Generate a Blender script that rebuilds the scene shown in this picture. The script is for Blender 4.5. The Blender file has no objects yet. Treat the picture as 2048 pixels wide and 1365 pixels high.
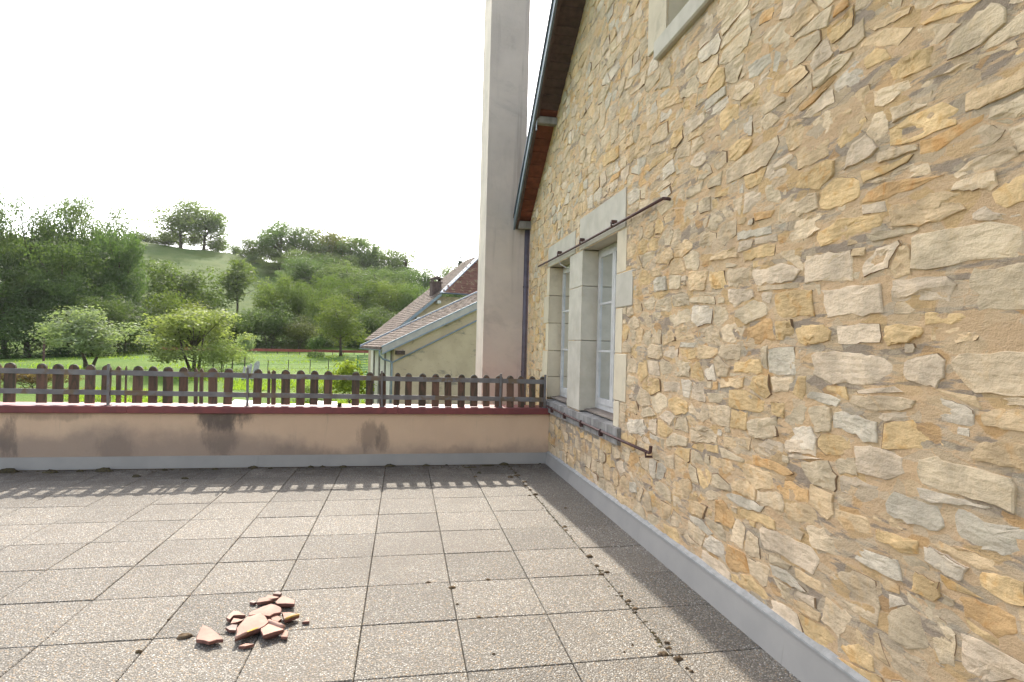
import bpy, math, random
import numpy as np
from mathutils import Vector, Matrix, noise as mnoise

random.seed(7); np.random.seed(7)
scene = bpy.context.scene
COL = scene.collection

# ------------------------------------------------------------------ camera
cam_d = bpy.data.cameras.new('camera'); cam = bpy.data.objects.new('camera', cam_d); COL.objects.link(cam)
cam_d.sensor_width = 36.0; cam_d.lens = 36.0 * 1153.026 / 2048.0
cam_d.clip_start = 0.05; cam_d.clip_end = 3000
R0 = (0.98267893, -0.1836093, 0.02509467); R1 = (-0.02631632, -0.0042195, 0.99964476); R2 = (0.18343819, 0.98299024, 0.00897833)
cam.matrix_world = Matrix(((R0[0], R1[0], -R2[0], 0.1805), (R0[1], R1[1], -R2[1], -5.6222), (R0[2], R1[2], -R2[2], 1.4849), (0, 0, 0, 1)))
scene.camera = cam

# ------------------------------------------------------------------ light
SUN = Vector((-0.062, 1.0, 0.875)).normalized()
sun_el = math.asin(SUN.z); sun_az = math.atan2(SUN.x, SUN.y)
world = bpy.data.worlds.new('World'); scene.world = world; world.use_nodes = True
wn = world.node_tree; wn.nodes.clear()
sky = wn.nodes.new('ShaderNodeTexSky'); sky.sky_type = 'NISHITA'; sky.sun_disc = False
sky.sun_elevation = sun_el; sky.sun_rotation = sun_az
sky.altitude = 200; sky.air_density = 1.0; sky.dust_density = 3.0; sky.ozone_density = 1.0
bg = wn.nodes.new('ShaderNodeBackground'); bg.inputs['Strength'].default_value = 0.15
wo = wn.nodes.new('ShaderNodeOutputWorld')
hs = wn.nodes.new('ShaderNodeHueSaturation'); hs.inputs['Saturation'].default_value = 0.5   # milky summer sky
wn.links.new(sky.outputs[0], hs.inputs['Color']); wn.links.new(hs.outputs[0], bg.inputs[0]); wn.links.new(bg.outputs[0], wo.inputs[0])
sl = bpy.data.lights.new('sun', 'SUN'); sl.energy = 2.5; sl.angle = math.radians(0.55); sl.color = (1.0, 0.93, 0.82)
so = bpy.data.objects.new('sun', sl); COL.objects.link(so); so.location = (-3, 40, 40)
so.rotation_euler = SUN.to_track_quat('Z', 'Y').to_euler()
vs = scene.view_settings
vs.view_transform = 'Standard'; vs.look = 'None'; vs.gamma = 1.0; vs.exposure = 1.8; vs.use_curve_mapping = False
scene.cycles.max_bounces = 8; scene.cycles.diffuse_bounces = 4; scene.cycles.transparent_max_bounces = 8
scene.cycles.volume_bounces = 1; scene.cycles.use_denoising = True
scene.cycles.sample_clamp_indirect = 6.0
HAZE_DENSITY = 0.00007

# ------------------------------------------------------------------ node helpers
def srgb(r, g, b):
    f = lambda c: (c / 255 / 12.92) if c / 255 <= 0.04045 else ((c / 255 + 0.055) / 1.055) ** 2.4
    return (f(r), f(g), f(b), 1.0)

class NM:
    """one procedural material"""
    def __init__(self, name, rough=0.8, metal=0.0, spec=0.3):
        self.m = bpy.data.materials.new(name); self.m.use_nodes = True
        self.t = self.m.node_tree; self.t.nodes.clear()
        self.out = self.t.nodes.new('ShaderNodeOutputMaterial')
        self.b = self.t.nodes.new('ShaderNodeBsdfPrincipled')
        self.b.inputs['Roughness'].default_value = rough; self.b.inputs['Metallic'].default_value = metal
        self.b.inputs['Specular IOR Level'].default_value = spec
        self.t.links.new(self.b.outputs[0], self.out.inputs[0])
        self.pos = self.t.nodes.new('ShaderNodeNewGeometry').outputs['Position']
    def n(self, typ, **kw):
        x = self.t.nodes.new(typ)
        for k, v in kw.items(): setattr(x, k, v)
        return x
    def set(self, sock, v):
        if hasattr(v, 'is_output'): self.t.links.new(v, sock)
        elif isinstance(sock.default_value, float): sock.default_value = v
        else:
            try: sock.default_value = v
            except Exception: sock.default_value = v[:3]
    def math(self, op, a, b=0.0, clamp=False):
        x = self.n('ShaderNodeMath', operation=op, use_clamp=clamp); self.set(x.inputs[0], a); self.set(x.inputs[1], b); return x.outputs[0]
    def scaled(self, v, s, off=(0, 0, 0)):
        x = self.n('ShaderNodeMapping'); self.t.links.new(v, x.inputs[0]); x.inputs['Scale'].default_value = s; x.inputs['Location'].default_value = off; return x.outputs[0]
    def noise(self, scale, detail=4, rough=0.6, vec=None, dist=0.0):
        x = self.n('ShaderNodeTexNoise'); self.t.links.new(vec or self.pos, x.inputs['Vector'])
        x.inputs['Scale'].default_value = scale; x.inputs['Detail'].default_value = detail; x.inputs['Roughness'].default_value = rough; x.inputs['Distortion'].default_value = dist
        return x.outputs[0]
    def voro(self, scale, vec=None, feature='F1', out='Distance', rnd=1.0):
        x = self.n('ShaderNodeTexVoronoi', feature=feature); self.t.links.new(vec or self.pos, x.inputs['Vector']); x.inputs['Scale'].default_value = scale; x.inputs['Randomness'].default_value = rnd
        return x.outputs[out]
    def ramp(self, fac, stops, interp='LINEAR'):
        x = self.n('ShaderNodeValToRGB'); x.color_ramp.interpolation = interp; e = x.color_ramp.elements
        while len(e) < len(stops): e.new(0.5)
        for el, (p, c) in zip(e, stops):
            el.position = p; el.color = c if hasattr(c, '__len__') else (c, c, c, 1)
        self.t.links.new(fac, x.inputs[0]); return x.outputs[0]
    def mix(self, fac, a, b, blend='MIX'):
        x = self.n('ShaderNodeMix', data_type='RGBA', blend_type=blend)
        self.set(x.inputs[0], fac); self.set(x.inputs[6], a); self.set(x.inputs[7], b); return x.outputs[2]
    def step(self, v, lo, hi):
        x = self.n('ShaderNodeMapRange', interpolation_type='SMOOTHSTEP'); self.set(x.inputs[0], v); x.inputs[1].default_value = lo; x.inputs[2].default_value = hi; return x.outputs[0]
    def orand(self): return self.n('ShaderNodeObjectInfo').outputs['Random']
    def sep(self, v=None):
        x = self.n('ShaderNodeSeparateXYZ'); self.t.links.new(v or self.pos, x.inputs[0]); return x.outputs
    def bump(self, h, strength=0.5, dist=0.01):
        x = self.n('ShaderNodeBump'); x.inputs['Strength'].default_value = strength; x.inputs['Distance'].default_value = dist
        self.t.links.new(h, x.inputs['Height']); self.t.links.new(x.outputs[0], self.b.inputs['Normal'])
    def color(self, c): self.set(self.b.inputs['Base Color'], c); return self
    def attr(self, name):
        return self.n('ShaderNodeAttribute', attribute_name=name).outputs['Fac']

MAT = {}
def stone_mat(name, c, stain=None, amt=0.5):
    mean = srgb(215, 185, 145); c = tuple(a * .68 + b * .32 for a, b in zip(c, mean))
    k = NM(name, 0.9, spec=0.15)
    n1 = k.noise(5, 5, 0.65); n2 = k.noise(38, 5, 0.7); n3 = k.noise(11, 3, 0.6, dist=0.6)
    d = tuple(x * 0.72 for x in c[:3]) + (1,); l = tuple(min(x * 1.18, .9) for x in c[:3]) + (1,)
    col = k.mix(k.step(n1, 0.3, 0.7), d, l)
    col = k.mix(k.math('MULTIPLY', k.step(n3, 0.53, 0.68), amt), col, stain or srgb(176, 128, 66))
    col = k.mix(k.math('MULTIPLY', k.step(n2, 0.58, 0.82), 0.22), col, tuple(x * 0.45 for x in c[:3]) + (1,))
    v = k.math('MULTIPLY_ADD', k.orand(), 0.20); v.node.inputs[2].default_value = 0.93
    hsv = k.n('ShaderNodeHueSaturation'); k.set(hsv.inputs['Value'], v); k.set(hsv.inputs['Color'], col)
    k.color(hsv.outputs[0])
    h = k.math('ADD', k.math('MULTIPLY', k.noise(22, 6, 0.7, k.scaled(k.pos, (1, 1, 2.2))), 1.0), k.math('MULTIPLY', k.noise(95, 4, 0.7), 0.45))
    h = k.math('ADD', h, k.math('MULTIPLY', k.voro(16, k.scaled(k.pos, (1, 1, 2.6)), 'F1', 'Distance'), 0.55))
    k.bump(h, 0.75, 0.018)
    MAT[name] = k.m
stone_mat('stone_pink', srgb(208, 190, 166), srgb(204, 178, 144), 0.35)
stone_mat('stone_beige', srgb(204, 184, 154), srgb(204, 172, 128), 0.4)
stone_mat('stone_grey', srgb(196, 180, 152), srgb(196, 170, 130), 0.4)
stone_mat('stone_blue', srgb(192, 186, 170), srgb(198, 186, 160), 0.4)
stone_mat('stone_ochre', srgb(208, 176, 124), srgb(200, 152, 88), 0.6)
stone_mat('stone_orange', srgb(204, 160, 104), srgb(194, 136, 70), 0.5)
stone_mat('stone_tan', srgb(204, 177, 138), srgb(202, 158, 104), 0.5)
stone_mat('stone_white', srgb(214, 203, 184), srgb(206, 184, 150), 0.3)
STONE = {'p': 'stone_pink', 'b': 'stone_beige', 'g': 'stone_grey', 'u': 'stone_blue', 'o': 'stone_ochre', 'r': 'stone_orange', 't': 'stone_tan', 'w': 'stone_white'}

def mk_mortar():
    k = NM('lime_mortar', 0.95, spec=0.1)
    base = k.mix(k.step(k.noise(2.2, 5, 0.6), 0.3, 0.7), srgb(218, 184, 142), srgb(208, 176, 138))
    base = k.mix(k.math('MULTIPLY', k.step(k.noise(9, 4, 0.7), 0.5, 0.75), 0.6), base, srgb(213, 187, 154))
    g = k.step(k.noise(3.2, 6, 0.62, k.scaled(k.pos, (1, 0.7, 4.2))), 0.52, 0.58)
    base = k.mix(k.math('MULTIPLY', g, 0.8), base, srgb(150, 138, 124))
    base = k.mix(k.math('MULTIPLY', k.step(k.noise(1.1, 5, 0.7), 0.58, 0.75), 0.45), base, srgb(172, 158, 140))
    # small rubble smeared over by the pointing: patches of slightly different tint
    pv = k.scaled(k.pos, (1, 1, 1.9)); wp = k.n('ShaderNodeVectorMath', operation='ADD'); nz = k.n('ShaderNodeTexNoise'); k.t.links.new(k.pos, nz.inputs['Vector']); nz.inputs['Scale'].default_value = 9; nz.inputs['Detail'].default_value = 4
    sc = k.n('ShaderNodeVectorMath', operation='SCALE'); k.t.links.new(nz.outputs['Color'], sc.inputs[0]); sc.inputs['Scale'].default_value = .09
    k.t.links.new(pv, wp.inputs[0]); k.t.links.new(sc.outputs[0], wp.inputs[1])
    cc = k.sep(k.voro(8.5, wp.outputs[0], 'F1', 'Color')); ed = k.voro(8.5, wp.outputs[0], 'DISTANCE_TO_EDGE', 'Distance')
    tint = k.ramp(cc[0], [(0, srgb(206, 186, 156)), (.25, srgb(196, 176, 146)), (.45, srgb(204, 170, 118)), (.6, srgb(210, 184, 146)), (.8, srgb(190, 176, 152)), (.92, srgb(200, 156, 100))], 'CONSTANT')
    base = k.mix(k.math('MULTIPLY', k.math('MULTIPLY', k.step(ed, .01, .05), k.step(cc[1], .3, .5)), .6), base, tint)
    # grey lichen below the window sill
    s = k.sep()
    my = k.math('MULTIPLY', k.step(s[1], -1.05, -0.75), k.math('SUBTRACT', 1.0, k.step(s[1], 1.45, 1.75)))
    mz = k.math('MULTIPLY', k.step(s[2], -0.2, 0.75), k.math('SUBTRACT', 1.0, k.step(s[2], 0.78, 0.9)))
    gm = k.math('MULTIPLY', k.math('MULTIPLY', my, mz), k.step(k.noise(5, 5, 0.7, k.scaled(k.pos, (1, 1, .45))), 0.36, 0.58))
    base = k.mix(k.math('MULTIPLY', gm, 0.8), base, srgb(138, 132, 122))
    base = k.mix(k.step(k.noise(160, 2, 0.5), 0.72, 0.78), base, srgb(205, 195, 178))
    base = k.mix(k.step(k.noise(60, 3, 0.6), 0.70, 0.78), base, srgb(90, 76, 60))
    k.color(base)
    k.bump(k.math('ADD', k.math('MULTIPLY', k.noise(13, 7, 0.72, k.scaled(k.pos, (1, 1, 1.7))), 2.2), k.math('MULTIPLY', k.noise(150, 3, 0.6), 0.3)), 0.85, 0.022)
    MAT['mortar'] = k.m
mk_mortar()

def simple(name, c1, c2, scale=6, rough=0.8, metal=0.0, bump=0.2, bscale=60, spec=0.3, stain=None, sth=(0.55, 0.75), samt=0.6, stretch=(1, 1, 1), sscale=None, rnd=0.0, bdist=0.004):
    k = NM(name, rough, metal, spec)
    v = k.scaled(k.pos, stretch)
    col = k.mix(k.step(k.noise(scale, 5, 0.6, v), 0.3, 0.7), c1, c2)
    if stain: col = k.mix(k.math('MULTIPLY', k.step(k.noise(sscale or scale * 1.7, 5, 0.65, v, 0.4), *sth), samt), col, stain)
    if rnd:
        val = k.math('MULTIPLY_ADD', k.orand(), rnd); val.node.inputs[2].default_value = 1 - rnd / 2
        h = k.n('ShaderNodeHueSaturation'); k.set(h.inputs['Value'], val); k.set(h.inputs['Color'], col); col = h.outputs[0]
    k.color(col)
    if bump: k.bump(k.noise(bscale, 5, 0.65, v), bump, bdist)
    MAT[name] = k.m; return k

simple('dressed_stone', srgb(194, 186, 170), srgb(176, 168, 152), 4, 0.9, bump=0.35, bscale=90, stain=srgb(188, 170, 140), samt=0.3, spec=0.15, rnd=0.12)
simple('dressed_stone_warm', srgb(204, 190, 164), srgb(190, 176, 152), 4, 0.9, bump=0.35, bscale=90, stain=srgb(160, 150, 132), samt=0.5, spec=0.15, rnd=0.12)
simple('sill_stone', srgb(150, 146, 140), srgb(112, 108, 104), 9, 0.9, bump=0.4, bscale=70, stain=srgb(80, 76, 72), samt=0.7, stretch=(1, 1.4, .35), spec=0.15)
simple('white_paint', srgb(196, 192, 187), srgb(178, 174, 169), 9, 0.5, bump=0.15, bscale=40, stain=srgb(170, 160, 148), sth=(0.6, 0.8))
simple('weathered_wood', srgb(140, 128, 116), srgb(110, 98, 88), 14, 0.85, bump=0.5, bscale=40, stretch=(1, .15, 1))
simple('iron', srgb(92, 66, 60), srgb(76, 58, 56), 20, 0.55, 0.3, 0.2, 120, stain=srgb(112, 66, 44), samt=0.5)
simple('zinc', srgb(132, 142, 150), srgb(114, 124, 134), 4, 0.6, 0.3, 0.05, 30)
simple('zinc_dark', srgb(96, 104, 112), srgb(82, 90, 100), 4, 0.5, 0.4, 0.05, 30)
simple('pipe_metal', srgb(96, 90, 98), srgb(80, 74, 82), 6, 0.5, 0.3, 0.05, 30)
simple('soffit_red', srgb(122, 72, 56), srgb(100, 58, 47), 12, 0.75, bump=0.3, bscale=50, rnd=0.35, stretch=(1, 1, 1))
simple('soffit_dark', srgb(92, 74, 70), srgb(74, 60, 58), 12, 0.8, bump=0.3, bscale=50, rnd=0.2)
simple('plaster_flash', srgb(152, 147, 140), srgb(143, 139, 133), 3, 0.6, 0.0, 0.06, 60, stain=srgb(146, 142, 136), samt=0.4)
simple('seal', srgb(158, 157, 153), srgb(136, 135, 131), 18, 0.7, bump=0.4, bscale=60)
simple('cap_red', srgb(124, 62, 58), srgb(104, 52, 52), 5, 0.5, bump=0.15, bscale=50, stain=srgb(78, 48, 48), sth=(0.58, 0.78), samt=0.7, spec=0.4)
simple('rail_metal', srgb(124, 120, 118), srgb(102, 98, 96), 5, 0.6, 0.2, 0.25, 80, stain=srgb(112, 92, 66), sth=(0.5, 0.62), samt=0.75, sscale=6)
simple('picket_wood', srgb(112, 84, 69), srgb(88, 71, 60), 10, 0.9, bump=0.6, bscale=24, stretch=(1, 1, .18), stain=srgb(66, 64, 52), sth=(0.46, 0.62), samt=0.8, rnd=0.3, bdist=0.006)
simple('lichen_top', srgb(120, 116, 108), srgb(64, 60, 52), 40, 0.95, bump=0.8, bscale=90, bdist=0.008)
simple('terracotta', srgb(170, 138, 124), srgb(150, 120, 107), 9, 0.85, bump=0.25, bscale=120, stain=srgb(150, 104, 88), samt=0.5, rnd=0.25)
simple('terracotta_edge', srgb(122, 86, 75), srgb(100, 68, 60), 30, 0.9, bump=0.5, bscale=150)
simple('terracotta_pale', srgb(160, 146, 136), srgb(130, 118, 112), 14, 0.9, bump=0.3, bscale=100)
simple('lichen_yellow', srgb(178, 148, 58), srgb(190, 160, 110), 40, 0.95, bump=0.5, bscale=120)
simple('moss', srgb(116, 100, 80), srgb(80, 68, 56), 45, 1.0, bump=1.0, bscale=160, stain=srgb(84, 90, 40), samt=0.7, spec=0.05, rnd=0.4, bdist=0.01)
simple('moss_dark', srgb(84, 76, 60), srgb(62, 56, 48), 45, 1.0, bump=1.0, bscale=160, stain=srgb(88, 86, 40), sth=(0.5, 0.65), samt=0.6, spec=0.05, rnd=0.3, bdist=0.01)
simple('crack_dirt_shade', srgb(142, 116, 88), srgb(112, 92, 72), 12, 1.0, bump=0.4, bscale=120, spec=0.05)  # dirt plus the shadow of open cracks, painted onto stone edge faces
simple('joint_dirt', srgb(86, 79, 70), srgb(66, 60, 53), 20, 1.0, bump=0.6, bscale=80, spec=0.05)
simple('dark_room', srgb(46, 44, 44), srgb(40, 38, 38), 2, 0.9, bump=0)
simple('white_sheet', srgb(226, 226, 226), srgb(214, 214, 214), 3, 0.5, bump=0)
simple('barn_white', srgb(206, 198, 184), srgb(190, 182, 166), 2, 0.85, bump=0.1, stain=srgb(150, 146, 136), samt=0.4)
simple('barn_post', srgb(128, 120, 112), srgb(104, 98, 92), 6, 0.85)
simple('barn_beam', srgb(72, 58, 52), srgb(58, 48, 44), 6, 0.85)
simple('fascia_board', srgb(168, 160, 152), srgb(150, 144, 140), 2, 0.7, bump=0.1)
simple('roof_tile_brown', srgb(104, 90, 80), srgb(80, 70, 64), 3, 0.85, bump=0.4, bscale=20, spec=0.08, stain=srgb(140, 130, 114), sth=(0.5, 0.7), samt=0.6, sscale=2.2)
simple('roof_tile_red', srgb(118, 84, 72), srgb(98, 70, 60), 3, 0.85, bump=0.4, bscale=20, spec=0.08, stain=srgb(150, 138, 108), sth=(0.54, 0.64), samt=0.7, sscale=2.6)
simple('brick_dark', srgb(98, 82, 76), srgb(80, 66, 62), 5, 0.9, bump=0.3, bscale=20)
simple('bark', srgb(84, 74, 60), srgb(58, 50, 42), 3, 0.95, bump=0.6, bscale=10, bdist=0.05)
simple('red_rail', srgb(150, 78, 66), srgb(124, 66, 60), 1, 0.7, bump=0)
simple('post_wood', srgb(92, 84, 74), srgb(70, 64, 58), 5, 0.9, bump=0.2)
simple('green_mesh', srgb(44, 112, 74), srgb(36, 96, 64), 5, 0.6, bump=0)
simple('hen_brown', srgb(150, 70, 44), srgb(120, 52, 34), 20, 0.8, bump=0.3)
simple('hen_black', srgb(40, 36, 38), srgb(30, 28, 28), 20, 0.7, bump=0.3)
simple('comb_red', srgb(180, 40, 36), srgb(160, 34, 32), 20, 0.7, bump=0)
simple('grey_plank', srgb(168, 166, 162), srgb(140, 138, 134), 6, 0.85, bump=0.2)

def mk_slab():
    k = NM('exposed_aggregate', 0.75, spec=0.3)
    o = k.n('ShaderNodeObjectInfo')
    off = k.n('ShaderNodeVectorMath', operation='ADD'); k.t.links.new(k.pos, off.inputs[0])
    v = k.scaled(off.outputs[0], (1, 1, 0.15))
    cell = k.voro(122, v, 'F1', 'Color'); dist = k.voro(122, v, 'F1', 'Distance')
    r = k.sep(cell)
    col = k.ramp(r[0], [(0.0, srgb(108, 102, 93)), (0.22, srgb(129, 123, 113)), (0.42, srgb(144, 134, 117)), (0.55, srgb(137, 133, 126)), (0.72, srgb(156, 151, 142)), (0.83, srgb(148, 126, 98)), (0.93, srgb(182, 179, 172))], 'CONSTANT')
    gap = k.step(dist, 0.36, 0.62)
    col = k.mix(gap, col, srgb(94, 89, 81))
    dirt = k.math('MAXIMUM', k.step(k.noise(2.0, 6, 0.65), 0.46, 0.72), k.step(k.noise(.55, 5, 0.6, None, .8), 0.5, 0.66))
    col = k.mix(k.math('MULTIPLY', dirt, 0.42), col, srgb(94, 87, 78))
    # darker tone towards the parapet, broken up by noise
    s = k.sep()
    pd = k.math('MULTIPLY', k.step(s[1], 0.55, 1.5), k.step(k.noise(4.5, 6, 0.65), 0.32, 0.6))
    col = k.mix(k.math('MULTIPLY', pd, 0.6), col, srgb(60, 53, 47))
    val = k.math('MULTIPLY_ADD', o.outputs['Random'], 0.26); val.node.inputs[2].default_value = 0.78
    h = k.n('ShaderNodeHueSaturation'); k.set(h.inputs['Value'], val); k.set(h.inputs['Color'], col)
    k.color(h.outputs[0])
    k.bump(k.math('SUBTRACT', 1.0, dist), 0.9, 0.006)
    MAT['slab'] = k.m
mk_slab()

def mk_render():
    k = NM('rough_render', 0.95, spec=0.1)
    s = k.sep()
    base = k.mix(k.step(k.noise(1.5, 4, 0.6), 0.3, 0.7), srgb(208, 178, 148), srgb(200, 170, 142))
    wob = k.math('MULTIPLY_ADD', k.noise(1.6, 5, 0.65), 0.5); wob.node.inputs[2].default_value = -0.25
    # mould creeping up from the wet floor edge, higher at the left half
    lim = k.math('ADD', wob, k.math('MULTIPLY', k.step(s[0], -0.3, -2.4), 0.0))
    hgt = k.math('ADD', s[2], lim)
    left = k.math('SUBTRACT', 1.0, k.step(s[0], -2.2, 0.2))
    thr = k.math('MULTIPLY_ADD', left, 0.2); thr.node.inputs[2].default_value = 0.22
    mould = k.step(k.math('SUBTRACT', thr, hgt), -0.12, 0.16)
    base = k.mix(k.math('MULTIPLY', mould, 0.75), base, srgb(140, 124, 112))
    base = k.mix(k.math('MULTIPLY', k.step(k.noise(9, 5, 0.7, k.scaled(k.pos, (1, 1, .12))), 0.58, 0.75), 0.35), base, srgb(150, 134, 120))
    def blot(cx, cz, rx, rz, amt):
        nonlocal base
        dx = k.math('DIVIDE', k.math('SUBTRACT', s[0], cx), rx); dz = k.math('DIVIDE', k.math('SUBTRACT', s[2], cz), rz)
        d = k.math('ADD', k.math('MULTIPLY', dx, dx), k.math('MULTIPLY', dz, dz))
        d = k.math('ADD', d, k.math('MULTIPLY', k.math('SUBTRACT', k.noise(6, 6, 0.72, k.scaled(k.pos, (1, 1, .35))), 0.5), 3.2))
        base = k.mix(k.math('MULTIPLY', k.math('SUBTRACT', 1.0, k.step(d, 0.1, 1.0)), amt), base, srgb(88, 80, 76))
    blot(-1.86, 0.63, .36, .24, .8); blot(-1.88, 0.36, .22, .32, .45); blot(-0.22, 0.34, .16, .24, .5); blot(-0.05, 0.31, .09, .22, .5); blot(-4.02, 0.3, .12, .3, .6); blot(-3.0, .2, .25, .22, .3); blot(-1.0, .1, .5, .2, .25); blot(1.0, .12, .6, .12, .25); blot(-3.6, .6, .5, .08, .3)
    k.color(base)
    k.bump(k.math('ADD', k.math('MULTIPLY', k.noise(7, 4, .6), 3), k.noise(130, 3, 0.6)), 0.7, 0.006)
    MAT['render_pink'] = k.m
    k = NM('chimney_render', 0.95, spec=0.1)
    s = k.sep()
    base = k.mix(k.step(k.noise(1.2, 4, 0.6), 0.3, 0.7), srgb(194, 183, 171), srgb(178, 168, 158))
    pk = k.step(k.math('ADD', s[2], k.math('MULTIPLY', k.noise(2, 4, .6), 1.4)), 2.9, 1.2)
    base = k.mix(k.math('MULTIPLY', k.math('SUBTRACT', 1.0, k.step(k.math('ADD', s[2], k.math('MULTIPLY', k.noise(2, 4, .6), 1.4)), 1.2, 2.9)), 0.55), base, srgb(176, 148, 140))
    st = k.step(k.noise(6, 4, 0.6, k.scaled(k.pos, (1, 1, .06))), 0.52, 0.72)
    base = k.mix(k.math('MULTIPLY', st, 0.45), base, srgb(128, 120, 114))
    base = k.mix(k.math('MULTIPLY', k.step(k.noise(.9, 6, .7, None, 1.0), .5, .64), .35), base, srgb(150, 142, 134))
    k.color(base); k.bump(k.math('ADD', k.math('MULTIPLY', k.noise(4, 4, .6), 4), k.noise(80, 4, 0.6)), 0.5, 0.008)
    MAT['chimney_render'] = k.m
    k = NM('barn_plaster', 0.95, spec=0.1)
    base = k.mix(k.step(k.noise(0.9, 5, 0.6), 0.3, 0.7), srgb(178, 160, 134), srgb(164, 147, 122))
    st = k.step(k.noise(1.1, 6, 0.65, k.scaled(k.pos, (1, 1, 1.5)), .5), 0.55, 0.68)
    base = k.mix(k.math('MULTIPLY', st, 0.75), base, srgb(108, 103, 94))
    base = k.mix(k.math('MULTIPLY', k.step(k.noise(4.5, 5, 0.7), 0.62, 0.72), 0.5), base, srgb(120, 104, 82))
    k.color(base); k.bump(k.noise(20, 5, 0.65), 0.5, 0.02)
    MAT['barn_plaster'] = k.m
mk_render()

def mk_glass():
    k = NM('window_glass', 0.05, spec=0.5)
    k.t.nodes.remove(k.b)
    gl = k.n('ShaderNodeBsdfGlossy'); gl.inputs['Roughness'].default_value = 0.03; gl.inputs['Color'].default_value = (.9, .95, 1, 1)
    tr = k.n('ShaderNodeBsdfTransparent'); tr.inputs['Color'].default_value = (.86, .9, .9, 1)
    fr = k.n('ShaderNodeFresnel'); fr.inputs['IOR'].default_value = 1.5
    mx = k.n('ShaderNodeMixShader'); k.t.links.new(fr.outputs[0], mx.inputs[0]); k.t.links.new(tr.outputs[0], mx.inputs[1]); k.t.links.new(gl.outputs[0], mx.inputs[2])
    k.t.links.new(mx.outputs[0], k.out.inputs[0]); MAT['glass'] = k.m
    k = NM('lace_curtain', 0.9, spec=0.1)
    w = k.n('ShaderNodeTexWave', wave_type='RINGS'); w.inputs['Scale'].default_value = 3.0; w.inputs['Distortion'].default_value = 9; w.inputs['Detail'].default_value = 1.0; w.inputs['Detail Scale'].default_value = 1.2
    k.t.links.new(k.pos, w.inputs['Vector'])
    pat = k.step(w.outputs['Fac'], 0.78, 0.95)
    fold = k.noise(3, 2, .5, k.scaled(k.pos, (1, 6, .2)))
    base = k.mix(k.step(fold, .3, .7), srgb(172, 176, 174), srgb(140, 144, 144))
    k.color(k.mix(k.math('MULTIPLY', pat, 0.6), base, srgb(92, 98, 102))); MAT['curtain'] = k.m
mk_glass()

def mk_leaf(name, c1, c2, trans=0.45, tcol=None):
    k = NM(name, 0.6, spec=0.25)
    info = k.n('ShaderNodeObjectInfo')
    col = k.mix(k.noise(0.6, 3, .6), c1, c2)
    col = k.mix(1.0, col, info.outputs['Color'], 'MULTIPLY')
    k.color(col); k.b.inputs['Roughness'].default_value = 0.62; k.b.inputs['Specular IOR Level'].default_value = 0.15
    t = k.n('ShaderNodeBsdfTranslucent'); tc = k.mix(1.0, col, tcol or (1.5, 1.7, .55, 1), 'MULTIPLY'); k.t.links.new(tc, t.inputs['Color'])
    mx = k.n('ShaderNodeMixShader'); mx.inputs[0].default_value = trans
    k.t.links.new(k.b.outputs[0], mx.inputs[1]); k.t.links.new(t.outputs[0], mx.inputs[2]); k.t.links.new(mx.outputs[0], k.out.inputs[0])
    MAT[name] = k.m
mk_leaf('leaf', (.075, .108, .048, 1), (.120, .152, .064, 1), 0.44, (1.4, 1.55, .75, 1))
mk_leaf('needle', (.030, .055, .028, 1), (.045, .070, .030, 1), 0.2)

def mk_grass():
    k = NM('meadow_grass', 0.9, spec=0.1)
    c = k.mix(k.step(k.noise(0.09, 5, .6), .35, .65), (.066, .128, .015, 1), (.100, .155, .022, 1))
    c = k.mix(k.math('MULTIPLY', k.step(k.noise(1.3, 4, .7), .5, .75), .4), c, (.042, .09, .014, 1))
    s = k.sep()
    hill = k.step(s[2], 2.0, 9.0)
    hc = k.mix(k.step(k.noise(.12, 6, .7, k.scaled(k.pos, (1, 1, 3))), .38, .62), (.062, .098, .020, 1), (.090, .120, .030, 1))
    c = k.mix(hill, c, hc)
    k.color(c); k.bump(k.noise(3.5, 6, .75), .8, .25)
    MAT['grass'] = k.m
mk_grass()

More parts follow.
